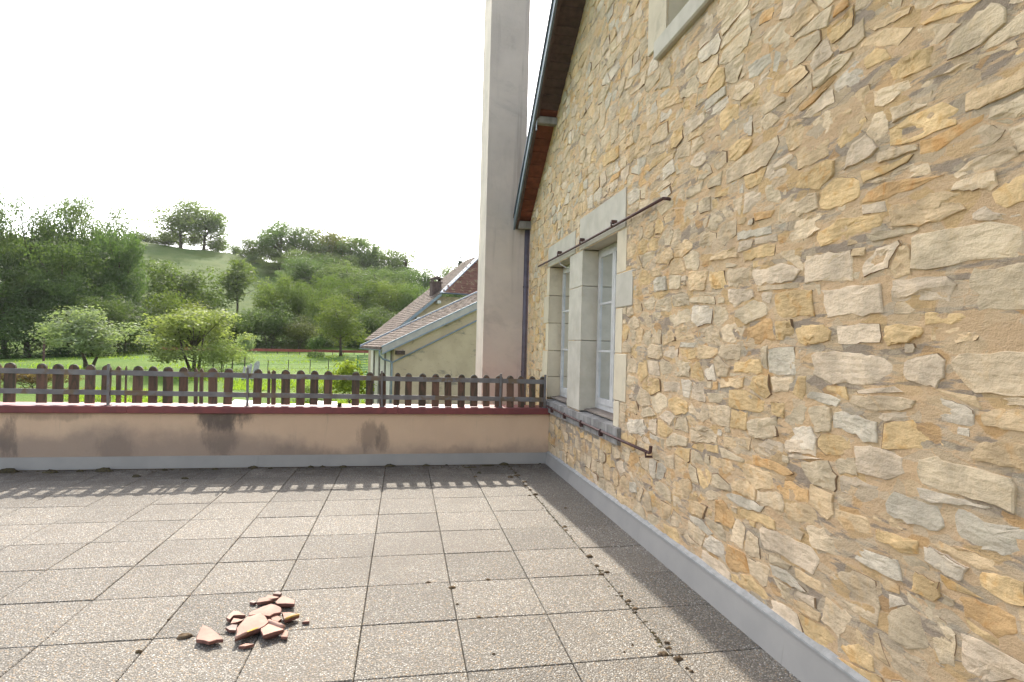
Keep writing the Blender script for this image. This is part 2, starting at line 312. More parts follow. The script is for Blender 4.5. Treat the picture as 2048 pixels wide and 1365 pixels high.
# ------------------------------------------------------------------ measured data (metres)
TRACED = [
 ('p',[(-3.21,1.941),(-3.492,1.926),(-3.5,1.805),(-3.343,1.81),(-3.198,1.817)]),
 ('p',[(-3.548,1.861),(-3.618,1.91),(-3.727,1.927),(-3.74,1.911),(-3.69,1.855),(-3.682,1.828),(-3.564,1.806)]),
 ('g',[(-3.792,1.933),(-3.955,1.931),(-4.128,1.914),(-4.19,1.89),(-4.192,1.795),(-4.035,1.812),(-3.896,1.8),(-3.794,1.813)]),
 ('g',[(-4.011,1.776),(-4.192,1.779),(-4.231,1.778),(-4.234,1.629),(-4.023,1.641),(-4.008,1.743)]),
 ('p',[(-3.319,1.776),(-3.657,1.773),(-3.66,1.651),(-3.348,1.65)]),
 ('p',[(-3.701,1.776),(-3.86,1.772),(-3.924,1.765),(-3.966,1.732),(-3.94,1.674),(-3.702,1.698)]),
 ('p',[(-3.41,1.607),(-3.656,1.615),(-3.663,1.535),(-3.434,1.528)]),
 ('o',[(-3.67,1.6),(-3.73,1.608),(-3.841,1.588),(-3.842,1.562),(-3.78,1.538),(-3.685,1.525)]),
 ('t',[(-3.875,1.594),(-3.982,1.591),(-4.07,1.582),(-4.046,1.541),(-3.996,1.535),(-3.876,1.545)]),
 ('p',[(-3.258,1.498),(-3.523,1.497),(-3.703,1.472),(-3.71,1.377),(-3.631,1.364),(-3.379,1.354),(-3.273,1.384)]),
 ('p',[(-3.762,1.47),(-3.902,1.499),(-3.93,1.484),(-3.928,1.414),(-3.904,1.38),(-3.776,1.391),(-3.759,1.418)]),
 ('b',[(-3.957,1.494),(-4.196,1.507),(-4.236,1.507),(-4.238,1.378),(-4.12,1.37),(-4.043,1.367),(-3.999,1.4),(-3.958,1.447)]),
 ('b',[(-3.492,1.308),(-3.702,1.334),(-3.817,1.32),(-3.802,1.292),(-3.634,1.259),(-3.498,1.281)]),
 ('w',[(-3.873,1.339),(-3.933,1.345),(-4.032,1.317),(-4.039,1.258),(-3.871,1.254),(-3.859,1.292)]),
 ('u',[(-3.399,1.227),(-3.453,1.241),(-3.639,1.22),(-3.65,1.138),(-3.581,1.13),(-3.542,1.154),(-3.401,1.168)]),
 ('o',[(-3.67,1.213),(-3.803,1.252),(-3.969,1.217),(-3.983,1.173),(-3.664,1.115)]),
 ('t',[(-4.051,1.296),(-4.11,1.332),(-4.199,1.333),(-4.228,1.328),(-4.229,1.269),(-4.076,1.263)]),
 ('o',[(-2.975,1.792),(-3.26,1.78),(-3.276,1.661),(-3.001,1.657)]),
 ('o',[(-3.266,2.034),(-3.414,2.071),(-3.633,2.046),(-3.661,2.004),(-3.52,1.979),(-3.304,1.969)]),
 ('t',[(-3.677,2.065),(-3.785,2.054),(-3.974,2.015),(-4.0,1.984),(-3.892,1.963),(-3.696,1.983)]),
 ('u',[(-3.239,1.31),(-3.369,1.309),(-3.441,1.291),(-3.425,1.258),(-3.359,1.263),(-3.239,1.281)]),
 ('o',[(-3.191,1.614),(-3.337,1.618),(-3.384,1.584),(-3.374,1.544),(-3.257,1.527),(-3.193,1.553)]),
 ('u',[(-2.941,1.509),(-3.146,1.515),(-3.176,1.386),(-3.017,1.373),(-2.945,1.392)]),
 ('p',[(-2.78,1.934),(-3.074,1.932),(-3.167,1.877),(-3.155,1.836),(-2.799,1.846)]),
 ('b',[(-3.208,1.938),(-3.495,1.925),(-3.498,1.799),(-3.218,1.817),(-3.198,1.848)]),
 ('o',[(-2.692,2.043),(-2.87,2.053),(-2.988,2.042),(-2.976,1.981),(-2.711,1.992)]),
 ('t',[(-2.33,2.078),(-2.621,2.085),(-2.641,2.026),(-2.353,2.042)]),
 ('r',[(-3.001,2.075),(-3.07,2.063),(-3.065,2.003),(-3.017,2.006)]),
 ('o',[(-2.335,1.974),(-2.515,1.962),(-2.539,1.851),(-2.36,1.868)]),
 ('t',[(-2.061,2.013),(-2.324,1.986),(-2.275,1.865),(-2.08,1.882)]),
 ('b',[(-2.534,1.965),(-2.779,1.953),(-2.783,1.838),(-2.557,1.86)]),
 ('u',[(-1.505,2.028),(-1.731,2.022),(-1.751,1.918),(-1.526,1.925)]),
 ('g',[(-1.788,2.022),(-1.962,1.995),(-1.954,1.906),(-1.793,1.914)]),
 ('u',[(-2.636,2.163),(-2.942,2.146),(-2.95,2.103),(-2.638,2.117)]),
 ('u',[(-1.932,1.544),(-2.201,1.538),(-2.202,1.504),(-1.96,1.508)]),
 ('o',[(-3.143,1.608),(-3.383,1.61),(-3.373,1.563),(-3.226,1.528),(-3.165,1.536)]),
 ('o',[(-2.628,1.432),(-2.876,1.449),(-2.894,1.376),(-2.631,1.372)]),
 ('t',[(-2.483,1.323),(-2.735,1.348),(-2.721,1.289),(-2.485,1.271)]),
 ('g',[(-2.777,1.121),(-3.017,1.161),(-3.035,1.058),(-2.86,1.03),(-2.77,1.073)]),
 ('w',[(-3.074,1.121),(-3.273,1.153),(-3.303,1.102),(-3.288,1.047),(-3.077,1.009)]),
 ('o',[(-2.973,1.232),(-3.083,1.238),(-3.072,1.159),(-2.975,1.174)]),
 ('t',[(-2.535,0.988),(-2.813,1.022),(-2.799,0.958),(-2.538,0.927)]),
 ('b',[(-2.133,0.993),(-2.456,1.028),(-2.46,0.934),(-2.161,0.894)]),
 ('g',[(-2.335,1.228),(-2.544,1.235),(-2.489,1.178),(-2.369,1.176)]),
 ('r',[(-2.785,2.24),(-2.968,2.217),(-2.94,2.182),(-2.803,2.193)]),
 ('g',[(-2.082,1.835),(-2.403,1.821),(-2.416,1.767),(-2.095,1.805)]),
 ('p',[(-1.728,1.253),(-1.997,1.271),(-2.013,1.201),(-1.76,1.186)]),
 ('p',[(-2.864,1.802),(-2.968,1.798),(-2.941,1.741),(-2.881,1.754)]),
 ('w',[(-1.1,0.898),(-1.435,0.949),(-1.441,0.828),(-1.162,0.799)]),
 ('p',[(-3.528,1.106),(-3.634,1.121),(-3.759,1.107),(-3.776,1.047),(-3.713,1.006),(-3.554,1.005)]),
 ('p',[(-3.084,1.059),(-3.301,1.095),(-3.303,1.023),(-3.092,1.009)]),
 ('p',[(-3.452,0.964),(-3.536,0.979),(-3.655,0.965),(-3.639,0.884),(-3.519,0.894),(-3.459,0.901)]),
 ('g',[(-3.828,1.104),(-3.899,1.134),(-3.999,1.12),(-4.155,1.12),(-4.176,1.093),(-4.172,1.021),(-4.013,1.023),(-3.852,1.019),(-3.818,1.069)]),
 ('u',[(-3.69,0.912),(-3.731,0.966),(-3.91,0.959),(-3.938,0.9),(-3.912,0.873),(-3.773,0.868),(-3.7,0.873)]),
 ('u',[(-3.97,0.976),(-4.026,0.986),(-4.08,0.967),(-4.205,0.983),(-4.233,0.981),(-4.235,0.883),(-4.132,0.866),(-4.016,0.859),(-3.984,0.896)]),
 ('t',[(-3.43,0.818),(-3.614,0.834),(-3.633,0.77),(-3.503,0.749),(-3.436,0.774)]),
 ('o',[(-3.641,0.8),(-3.835,0.816),(-3.836,0.771),(-3.775,0.75),(-3.651,0.761)]),
 ('w',[(-3.857,0.811),(-3.913,0.811),(-4.027,0.793),(-3.994,0.733),(-3.928,0.743),(-3.865,0.757)]),
 ('p',[(-2.891,0.582),(-3.037,0.592),(-3.292,0.602),(-3.351,0.567),(-3.296,0.482),(-3.096,0.49),(-2.91,0.478)]),
 ('b',[(-3.242,0.691),(-3.379,0.718),(-3.474,0.695),(-3.456,0.621),(-3.292,0.61)]),
 ('u',[(-3.485,0.684),(-3.581,0.702),(-3.752,0.715),(-3.778,0.645),(-3.722,0.636),(-3.564,0.638)]),
 ('b',[(-3.362,0.571),(-3.446,0.595),(-3.655,0.596),(-3.675,0.507),(-3.659,0.424),(-3.531,0.428),(-3.365,0.432)]),
 ('o',[(-3.815,0.699),(-3.922,0.704),(-3.93,0.658),(-3.903,0.628),(-3.816,0.629)]),
 ('r',[(-3.988,0.689),(-4.049,0.698),(-4.177,0.705),(-4.184,0.655),(-4.126,0.615),(-4.02,0.633)]),
 ('o',[(-4.06,0.794),(-4.133,0.811),(-4.207,0.814),(-4.208,0.746),(-4.167,0.733),(-4.072,0.748)]),
 ('g',[(-3.717,0.506),(-3.802,0.571),(-3.862,0.553),(-3.892,0.461),(-3.821,0.412),(-3.719,0.412)]),
 ('p',[(-4.006,0.567),(-4.075,0.579),(-4.211,0.573),(-4.24,0.573),(-4.24,0.54),(-4.012,0.409)]),
 ('g',[(-3.917,0.591),(-3.991,0.56),(-3.986,0.445),(-3.934,0.428),(-3.906,0.481)]),
 ('t',[(-4.02,1.16),(-4.058,1.208),(-4.126,1.23),(-4.201,1.226),(-4.202,1.147),(-4.099,1.147)]),
 ('w',[(-3.715,0.573),(-3.779,0.587),(-3.787,0.567),(-3.716,0.519)]),
 ('u',[(-2.986,0.414),(-3.124,0.432),(-3.263,0.388),(-3.165,0.372),(-3.016,0.372)]),
 ('t',[(-3.167,0.322),(-3.241,0.33),(-3.357,0.334),(-3.347,0.29),(-3.181,0.278)]),
 ('g',[(-3.197,0.977),(-3.382,1.015),(-3.436,0.964),(-3.428,0.886),(-3.272,0.895)]),
 ('r',[(-2.815,0.939),(-3.012,0.94),(-3.154,0.918),(-3.149,0.891),(-2.833,0.886)]),
 ('o',[(-3.476,0.254),(-3.572,0.31),(-3.645,0.299),(-3.655,0.242),(-3.536,0.219)]),
 ('o',[(-3.327,2.961),(-3.411,2.956),(-3.481,2.976),(-3.475,2.888),(-3.44,2.88),(-3.348,2.873),(-3.318,2.938)]),
 ('g',[(-3.916,2.572),(-3.955,2.61),(-4.071,2.643),(-4.116,2.602),(-4.112,2.55),(-4.017,2.515),(-3.911,2.522)]),
 ('o',[(-3.808,2.712),(-3.895,2.719),(-4.035,2.67),(-3.993,2.658),(-3.821,2.705)]),
 ('t',[(-3.551,2.84),(-3.732,2.813),(-3.766,2.805),(-3.76,2.779),(-3.592,2.805)]),
 ('g',[(-3.0,2.989),(-3.128,3.009),(-3.277,2.974),(-3.288,2.925),(-3.165,2.886),(-3.027,2.89)]),
 ('o',[(-3.678,2.372),(-3.762,2.387),(-3.902,2.393),(-3.966,2.34),(-3.956,2.291),(-3.791,2.284),(-3.676,2.3)]),
 ('p',[(-3.471,2.382),(-3.554,2.391),(-3.619,2.319),(-3.573,2.29),(-3.438,2.286)]),
 ('b',[(-3.806,2.496),(-3.911,2.487),(-4.151,2.481),(-4.156,2.454),(-4.023,2.455),(-3.912,2.448),(-3.8,2.455)]),
 ('t',[(-3.976,2.383),(-4.153,2.37),(-4.182,2.385),(-4.183,2.318),(-4.067,2.309),(-3.989,2.315)]),
 ('r',[(-3.138,2.674),(-3.371,2.724),(-3.39,2.709),(-3.225,2.654),(-3.15,2.647)]),
 ('o',[(-3.602,2.725),(-3.656,2.697),(-3.679,2.649),(-3.556,2.665),(-3.538,2.712)]),
 ('b',[(-3.936,2.121),(-4.029,2.151),(-4.147,2.142),(-4.162,2.113),(-4.081,2.094),(-3.948,2.102)]),
 ('o',[(-3.525,2.247),(-3.652,2.235),(-3.785,2.24),(-3.772,2.215),(-3.652,2.204),(-3.543,2.197)]),
 ('r',[(-3.536,2.148),(-3.653,2.167),(-3.919,2.126),(-3.795,2.105),(-3.67,2.102),(-3.537,2.116)]),
 ('o',[(-4.082,2.019),(-4.121,2.038),(-4.187,2.058),(-4.189,1.968),(-4.132,1.963),(-4.093,1.977)]),
 ('o',[(-3.672,2.616),(-3.784,2.627),(-3.855,2.603),(-3.856,2.535),(-3.752,2.543),(-3.674,2.555)]),
 ('t',[(-3.796,2.053),(-3.859,2.077),(-4.021,2.035),(-3.967,1.989),(-3.816,2.023)]),
 ('w',[(-1.608,2.832),(-1.796,2.848),(-1.837,2.753),(-1.627,2.735)]),
 ('u',[(-2.159,3.08),(-2.472,3.073),(-2.474,3.016),(-2.24,3.017),(-2.161,3.034)]),
 ('u',[(-2.708,3.081),(-2.941,3.058),(-2.93,3.008),(-2.797,2.988),(-2.718,3.007)]),
 ('w',[(-0.376,4.116),(-0.66,4.104),(-0.704,4.02),(-0.468,4.0)]),
 ('w',[(-0.895,3.876),(-1.162,3.88),(-1.152,3.769),(-0.898,3.827)]),
 ('b',[(-0.495,3.598),(-0.695,3.564),(-0.686,3.4),(-0.51,3.376)]),
 ('t',[(-0.711,3.322),(-1.031,3.33),(-1.072,3.212),(-0.792,3.226)]),
 ('g',[(-0.195,3.543),(-0.478,3.539),(-0.465,3.435),(-0.226,3.434)]),
 ('o',[(-0.298,3.358),(-0.711,3.322),(-0.718,3.209),(-0.307,3.235)]),
 ('r',[(-0.446,3.092),(-0.764,3.07),(-0.73,3.025),(-0.45,3.032)]),
 ('b',[(-2.492,2.559),(-2.666,2.586),(-2.993,2.599),(-3.007,2.555),(-2.896,2.472),(-2.512,2.476)]),
 ('b',[(-2.764,2.732),(-2.926,2.736),(-3.003,2.674),(-2.89,2.653),(-2.767,2.655)]),
 ('t',[(-2.02,2.939),(-2.337,2.931),(-2.375,2.878),(-2.167,2.886),(-2.0,2.904)]),
 ('g',[(-1.891,3.307),(-2.087,3.314),(-2.152,3.234),(-2.134,3.181),(-1.918,3.221),(-1.869,3.295)]),
 ('t',[(-1.513,3.366),(-1.843,3.35),(-1.942,3.2),(-1.544,3.295)]),
 ('g',[(-1.451,3.487),(-1.687,3.555),(-1.741,3.462),(-1.72,3.405)]),
 ('r',[(-2.799,3.323),(-2.933,3.287),(-2.922,3.229),(-2.801,3.254)]),
 ('g',[(-1.993,2.571),(-2.24,2.565),(-2.204,2.506),(-2.018,2.512)]),
 ('g',[(-2.279,2.554),(-2.458,2.569),(-2.444,2.49),(-2.3,2.5)]),
 ('o',[(-2.393,2.457),(-2.546,2.453),(-2.548,2.398),(-2.377,2.423)]),
 ('b',[(-1.317,3.299),(-1.516,3.306),(-1.521,3.222),(-1.322,3.212)]),
 ('u',[(-0.988,3.49),(-1.15,3.528),(-1.14,3.431),(-1.027,3.397)]),
 ('o',[(-1.396,2.944),(-1.743,2.948),(-1.745,2.903),(-1.399,2.883)]),
 ('w',[(-1.075,0.875),(-1.401,0.944),(-1.436,0.861),(-1.378,0.802),(-1.114,0.8)]),
 ('u',[(-1.496,0.858),(-1.695,0.841),(-1.67,0.808),(-1.513,0.818)]),
 ('g',[(-1.787,0.845),(-1.897,0.913),(-2.106,0.908),(-2.087,0.851),(-1.802,0.801)]),
 ('b',[(-2.533,0.996),(-2.76,1.005),(-2.777,0.946),(-2.686,0.912),(-2.536,0.93)]),
 ('r',[(-2.461,0.591),(-2.548,0.624),(-2.668,0.547),(-2.638,0.484),(-2.465,0.477)]),
 ('u',[(-2.563,0.674),(-2.741,0.692),(-2.93,0.692),(-2.904,0.651),(-2.712,0.632),(-2.582,0.642)]),
 ('u',[(-2.14,0.421),(-2.316,0.432),(-2.45,0.396),(-2.396,0.368),(-2.174,0.389)]),
 ('t',[(-2.394,0.847),(-2.607,0.86),(-2.658,0.816),(-2.559,0.776),(-2.396,0.798)]),
 ('u',[(-1.139,0.394),(-1.272,0.419),(-1.293,0.341),(-1.144,0.316)]),
 ('t',[(-1.889,0.582),(-2.14,0.651),(-2.186,0.589),(-2.103,0.505),(-1.893,0.494)]),
 ('b',[(-2.786,1.114),(-2.994,1.149),(-3.035,1.074),(-2.918,1.031),(-2.789,1.036)]),
 ('r',[(-2.837,0.94),(-3.067,0.912),(-3.068,0.881),(-2.867,0.903)]),
 ('o',[(-1.779,0.247),(-1.976,0.275),(-2.05,0.191),(-1.86,0.16)]),
]
MOSS = [(1.521,-1.012,0.058),(1.512,-1.089,0.033),(1.511,-1.237,0.024),(1.514,-1.679,0.061),(1.512,-1.851,0.038),(1.543,-1.968,0.043),(1.493,-2.001,0.043),(1.508,-2.284,0.021),(1.501,-2.333,0.030),(1.518,-2.403,0.044),(1.518,-2.504,0.040),(1.504,-2.543,0.020),(1.528,-2.889,0.038),(1.516,-2.936,0.035),(1.461,-2.985,0.064),(1.514,-3.037,0.065),(1.517,-3.120,0.026),(1.526,-3.146,0.030),(1.278,-2.941,0.017),(1.345,-2.883,0.018),(0.504,-2.090,0.054),(0.619,-2.492,0.035),(0.716,-2.499,0.027),(0.741,-1.997,0.041),(0.368,-1.993,0.037),(0.517,-2.320,0.025),(0.642,-2.871,0.021),(-0.853,-2.500,0.082),(-1.012,-2.620,0.036),(-1.001,-2.301,0.020),(-0.863,1.508,0.091),(-0.732,1.499,0.080),(-0.495,1.469,0.115),(0.049,1.520,0.143),(0.486,1.492,0.097),(0.730,1.506,0.049),(1.073,1.036,0.070),(1.010,0.862,0.056),(1.442,1.506,0.139),(1.403,0.808,0.080),(1.495,0.877,0.092),(1.513,0.560,0.061),(1.486,0.382,0.053),(1.498,0.211,0.052),(1.514,0.030,0.071),(1.005,1.371,0.182),(1.231,1.444,0.211),(-3.022,1.427,0.215),(-3.953,1.443,0.245),(-3.521,1.388,0.179),(-1.499,1.481,0.133),(-2.575,1.128,0.109),(-2.061,0.997,0.080),(1.686,-0.464,0.037),(1.448,-0.003,0.040),(1.513,-1.102,0.033),(-1.305,1.441,0.066),(-1.891,1.427,0.086),(-3.253,1.418,0.091),(-2.413,1.436,0.074),(2.034,1.274,0.031),(1.906,1.538,0.045),]
FRAGS = [
 (0.0,[(-0.788,-2.451),(-0.741,-2.487),(-0.695,-2.542),(-0.643,-2.612),(-0.673,-2.615),(-0.7,-2.634),(-0.772,-2.594),(-0.781,-2.538),(-0.786,-2.489)]),
 (0.035,[(-0.585,-2.435),(-0.523,-2.398),(-0.463,-2.486),(-0.491,-2.551),(-0.543,-2.585),(-0.59,-2.623),(-0.607,-2.527)]),
 (0.04,[(-0.598,-2.333),(-0.543,-2.292),(-0.496,-2.278),(-0.435,-2.335),(-0.425,-2.384),(-0.474,-2.42),(-0.516,-2.41),(-0.586,-2.382)]),
 (0.03,[(-0.472,-2.466),(-0.377,-2.548),(-0.376,-2.573),(-0.459,-2.627),(-0.491,-2.532)]),
 (0.02,[(-0.426,-2.359),(-0.384,-2.364),(-0.33,-2.39),(-0.393,-2.446),(-0.406,-2.417)]),
 (0.02,[(-0.486,-2.223),(-0.462,-2.153),(-0.386,-2.216),(-0.377,-2.263),(-0.472,-2.25)]),
 (0.015,[(-0.557,-2.151),(-0.549,-2.109),(-0.482,-2.139),(-0.495,-2.159),(-0.549,-2.167)]),
 (0.005,[(-0.589,-2.145),(-0.551,-2.139),(-0.507,-2.165),(-0.539,-2.192),(-0.589,-2.196)]),
 (0.02,[(-0.486,-2.397),(-0.461,-2.364),(-0.413,-2.425),(-0.426,-2.459),(-0.457,-2.442)]),
 (0.012,[(-0.699,-2.37),(-0.683,-2.298),(-0.647,-2.312),(-0.608,-2.355),(-0.668,-2.356),(-0.676,-2.396)]),
 (0.012,[(-0.663,-2.429),(-0.662,-2.375),(-0.607,-2.392),(-0.63,-2.424)]),
 (0.005,[(-0.676,-2.464),(-0.652,-2.441),(-0.624,-2.445),(-0.615,-2.506),(-0.647,-2.501)]),
 (0.01,[(-0.381,-2.605),(-0.391,-2.554),(-0.366,-2.541),(-0.353,-2.568),(-0.348,-2.617)]),
 (0.0,[(-0.308,-2.446),(-0.28,-2.418),(-0.27,-2.446)]),
 (0.0,[(-0.563,-2.661),(-0.535,-2.642),(-0.493,-2.648),(-0.528,-2.669)]),
 (0.0,[(-0.634,-2.169),(-0.626,-2.149),(-0.594,-2.174),(-0.608,-2.187)]),
 (0.0,[(-0.531,-2.07),(-0.509,-2.045),(-0.483,-2.065),(-0.487,-2.092)]),
 (0.05,[(-0.574,-2.433),(-0.556,-2.426),(-0.541,-2.455),(-0.55,-2.481)]),
]
TREES = [
 ('ash',-59.8,100,25.4,13.5,1),
 ('ash',-66.3,96,23.2,12.8,1),
 ('ash',-56.6,112,27.7,12.5,1),
 ('oak',-51.0,93,16.7,11.0,2),
 ('oak',-46.6,101,20.0,8.4,2),
 ('oak',-55.8,88,11.9,10.8,2),
 ('bush',-50.3,84,5.5,9.2,3),
 ('bush',-44.5,86,5.0,7.7,3),
 ('bush',-41.7,92,7.1,8.5,3),
 ('bush',-54.4,82,4.5,7.0,3),
 ('ash',-78.1,214,50.9,18.8,4),
 ('ash',-71.1,217,51.3,14.7,4),
 ('bush',-92.8,222,39.8,9.9,5),
 ('bush',-87.4,224,40.0,8.4,5),
 ('bush',-78.8,228,42.4,9.5,5),
 ('bush',-68.7,224,40.5,10.4,5),
 ('bush',-60.2,216,36.1,6.1,5),
 ('bush',-54.5,214,35.4,7.8,5),
 ('bush',-84.9,226,41.2,8.5,5),
 ('spread',-42.4,116,16.7,14.6,6),
 ('loose',-35.3,126,19.3,8.5,7),
 ('bush',-41.6,104,10.2,9.7,8),
 ('bush',-34.4,100,8.0,7.9,8),
 ('oak',-24.4,110,14.4,8.7,9),
 ('oak',-19.4,108,13.3,7.8,9),
 ('oak',-16.5,118,16.2,9.2,9),
 ('bush',-22.8,100,8.5,9.1,10),
 ('oak',-9.7,124,15.4,9.4,9),
 ('oak',-3.4,128,16.3,9.7,9),
 ('oak',2.4,124,15.5,9.5,9),
 ('bush',-5.6,112,9.0,8.8,10),
 ('bush',1.1,116,9.0,10.4,10),
 ('bush',-29.6,106,6.4,6.8,10),
 ('bush',-17.5,98,6.0,6.6,11),
 ('round',-9.4,86,9.2,7.5,12),
 ('shrub',-12.7,84,2.4,2.4,13),
 ('oak',-42.8,205,40.8,15.6,14),
 ('oak',-33.9,207,40.9,14.3,14),
 ('oak',-26.9,208,39.5,14.5,15),
 ('oak',-19.5,209,38.5,14.8,14),
 ('oak',-12.0,208,37.0,14.9,14),
 ('oak',-4.5,205,34.2,14.2,14),
 ('oak',-17.2,166,24.8,15.5,14),
 ('oak',-26.3,164,25.5,13.1,14),
 ('oak',-6.8,160,23.1,13.3,14),
 ('oak',0.1,190,27.4,10.6,14),
 ('oak',6.4,182,27.0,12.9,14),
 ('oak',12.7,186,28.9,12.3,14),
 ('fir',18.1,190,31.9,5.8,16),
 ('fir',-11.1,206,37.2,4.5,16),
 ('fir',-0.2,200,32.3,4.2,17),
 ('oak',21.1,184,28.0,11.7,14),
 ('oak',-50.3,210,35.3,10.7,14),
 ('oak',6.4,142,17.8,11.0,14),
 ('oak',13.4,150,20.1,11.7,14),
 ('oak',25.3,150,23.7,15.5,14),
 ('oak',36.6,150,22.9,15.9,14),
 ('bush',9.7,120,9.1,12.1,10),
 ('bush',-11.4,112,5.9,8.7,10),
 ('apple',-32.2,62,4.7,9.9,18),
 ('apple',-20.8,58,4.8,8.4,19),
 ('shrub',-19.5,72,2.5,2.0,20),
 ('apple',-17.7,57,1.6,5.3,21),
 ('oak',-49.5,199,30.0,12.3,14),
 ('oak',-43.4,200,34.5,12.6,14),
 ('oak',-33.0,192,31.4,14.2,14),
 ('oak',-27.9,204,32.8,12.5,14),
 ('oak',-19.7,192,30.7,11.6,14),
 ('oak',-11.0,196,27.2,15.3,14),
 ('oak',-4.1,203,27.2,15.1,14),
 ('oak',5.7,193,22.2,13.1,14),
 ('oak',15.6,200,23.7,14.0,14),
 ('oak',22.5,193,22.9,13.0,14),
 ('oak',33.6,200,22.5,17.9,14),
 ('oak',-46.0,182,23.3,12.8,14),
 ('oak',-38.6,184,27.5,11.8,14),
 ('oak',-30.7,181,27.2,10.6,14),
 ('oak',-23.8,179,24.9,10.0,14),
 ('oak',-18.7,186,25.0,11.6,14),
 ('oak',-10.6,180,22.6,11.7,14),
 ('oak',-1.7,181,20.7,12.5,14),
 ('oak',6.3,183,18.4,11.5,14),
 ('oak',14.1,186,18.0,14.4,14),
 ('oak',20.3,178,17.6,15.0,14),
 ('oak',30.1,187,18.6,14.6,14),
 ('oak',-30.0,166,22.2,13.1,14),
 ('oak',-22.8,167,19.5,9.2,14),
 ('oak',-17.2,172,18.7,13.1,14),
 ('oak',-10.5,172,16.9,12.5,14),
 ('oak',-2.5,169,15.6,10.6,14),
 ('oak',3.9,164,13.4,12.4,14),
 ('oak',10.7,169,13.9,10.1,14),
 ('oak',16.7,166,11.8,11.6,14),
 ('oak',24.5,168,12.5,11.2,14),
 ('oak',-32.0,153,16.1,8.7,14),
 ('oak',-26.5,149,15.8,9.0,14),
 ('oak',-19.3,148,15.3,10.2,14),
 ('oak',-12.9,151,13.4,9.3,14),
 ('oak',-7.1,144,11.3,10.1,14),
 ('oak',-1.8,150,10.1,11.3,14),
 ('oak',5.1,144,7.8,8.6,14),
 ('oak',11.4,156,8.5,10.1,14),
 ('oak',-29.5,142,11.3,10.0,14),
 ('oak',-21.6,131,11.7,8.5,14),
 ('oak',-16.7,132,9.4,9.4,14),
 ('oak',-12.4,140,9.0,10.9,14),
 ('oak',-7.1,140,7.9,8.7,14),
 ('oak',-76.2,108,21.5,7.6,2),
 ('oak',-68.8,105,20.3,10.0,2),
 ('oak',-64.0,108,21.7,8.8,2),
 ('oak',-57.6,106,22.9,7.8,2),
 ('oak',-51.3,108,21.4,10.2,2),
 ('oak',-68.0,96,14.3,7.6,2),
 ('oak',-63.9,97,15.6,7.5,2),
 ('oak',-57.5,96,14.0,9.0,2),
 ('oak',-52.5,97,16.8,7.3,2),
 ('oak',-46.8,98,12.8,10.0,2),
 ('oak',-63.2,89,10.6,6.3,2),
 ('oak',-58.7,89,9.1,6.3,2),
 ('oak',-54.2,91,11.6,6.9,2),
 ('oak',-48.4,90,11.1,8.0,2),
 ('oak',-41.8,87,7.6,8.3,2),
 ('bush',-48.1,111,4.3,7.0,10),
 ('bush',-41.7,104,5.8,7.1,10),
 ('bush',-40.8,110,4.4,6.8,10),
 ('bush',-37.2,108,4.9,5.9,10),
 ('bush',-33.7,108,7.0,5.9,10),
 ('bush',-29.2,103,6.3,7.8,10),
 ('bush',-26.3,104,7.5,6.7,10),
 ('bush',-24.6,111,6.4,8.2,10),
 ('bush',-21.4,108,7.2,7.0,10),
 ('bush',-17.8,103,7.3,5.2,10),
 ('bush',-15.1,107,7.1,8.1,10),
 ('bush',-11.5,110,6.8,8.3,10),
 ('bush',-8.1,108,7.6,7.8,10),
 ('bush',-5.2,105,8.1,6.4,10),
 ('bush',-2.3,108,5.6,6.9,10),
 ('bush',1.4,109,6.0,6.2,10),
 ('bush',5.2,108,6.0,7.9,10),
 ('bush',8.0,103,7.8,5.8,10),
 ('bush',11.9,108,6.7,6.5,10),
]
PICKETS = [(-4.129,-4.020),(-3.811,-3.713),(-3.652,-3.548),(-3.490,-3.391),(-3.329,-3.235),(-3.165,-3.072),(-3.012,-2.967),(-2.925,-2.911),(-2.847,-2.748),(-2.681,-2.591),(-2.529,-2.428),(-2.360,-2.268),(-2.199,-2.162),(-2.140,-2.104),(-2.042,-1.948),(-1.881,-1.788),(-1.558,-1.466),(-1.398,-1.367),(-1.352,-1.305),(-1.240,-1.143),(-1.072,-0.976),(-0.916,-0.825),(-0.757,-0.663),(-0.432,-0.342),(-0.267,-0.183),(-0.101,-0.022),(0.067,0.138),(0.204,0.286),(0.370,0.461),(0.533,0.624),(0.697,0.783),(0.857,0.946),(1.016,1.109),(1.179,1.263),(1.329,1.424),(1.485,1.576),(1.634,1.711),(1.778,1.859),(1.910,1.982)]

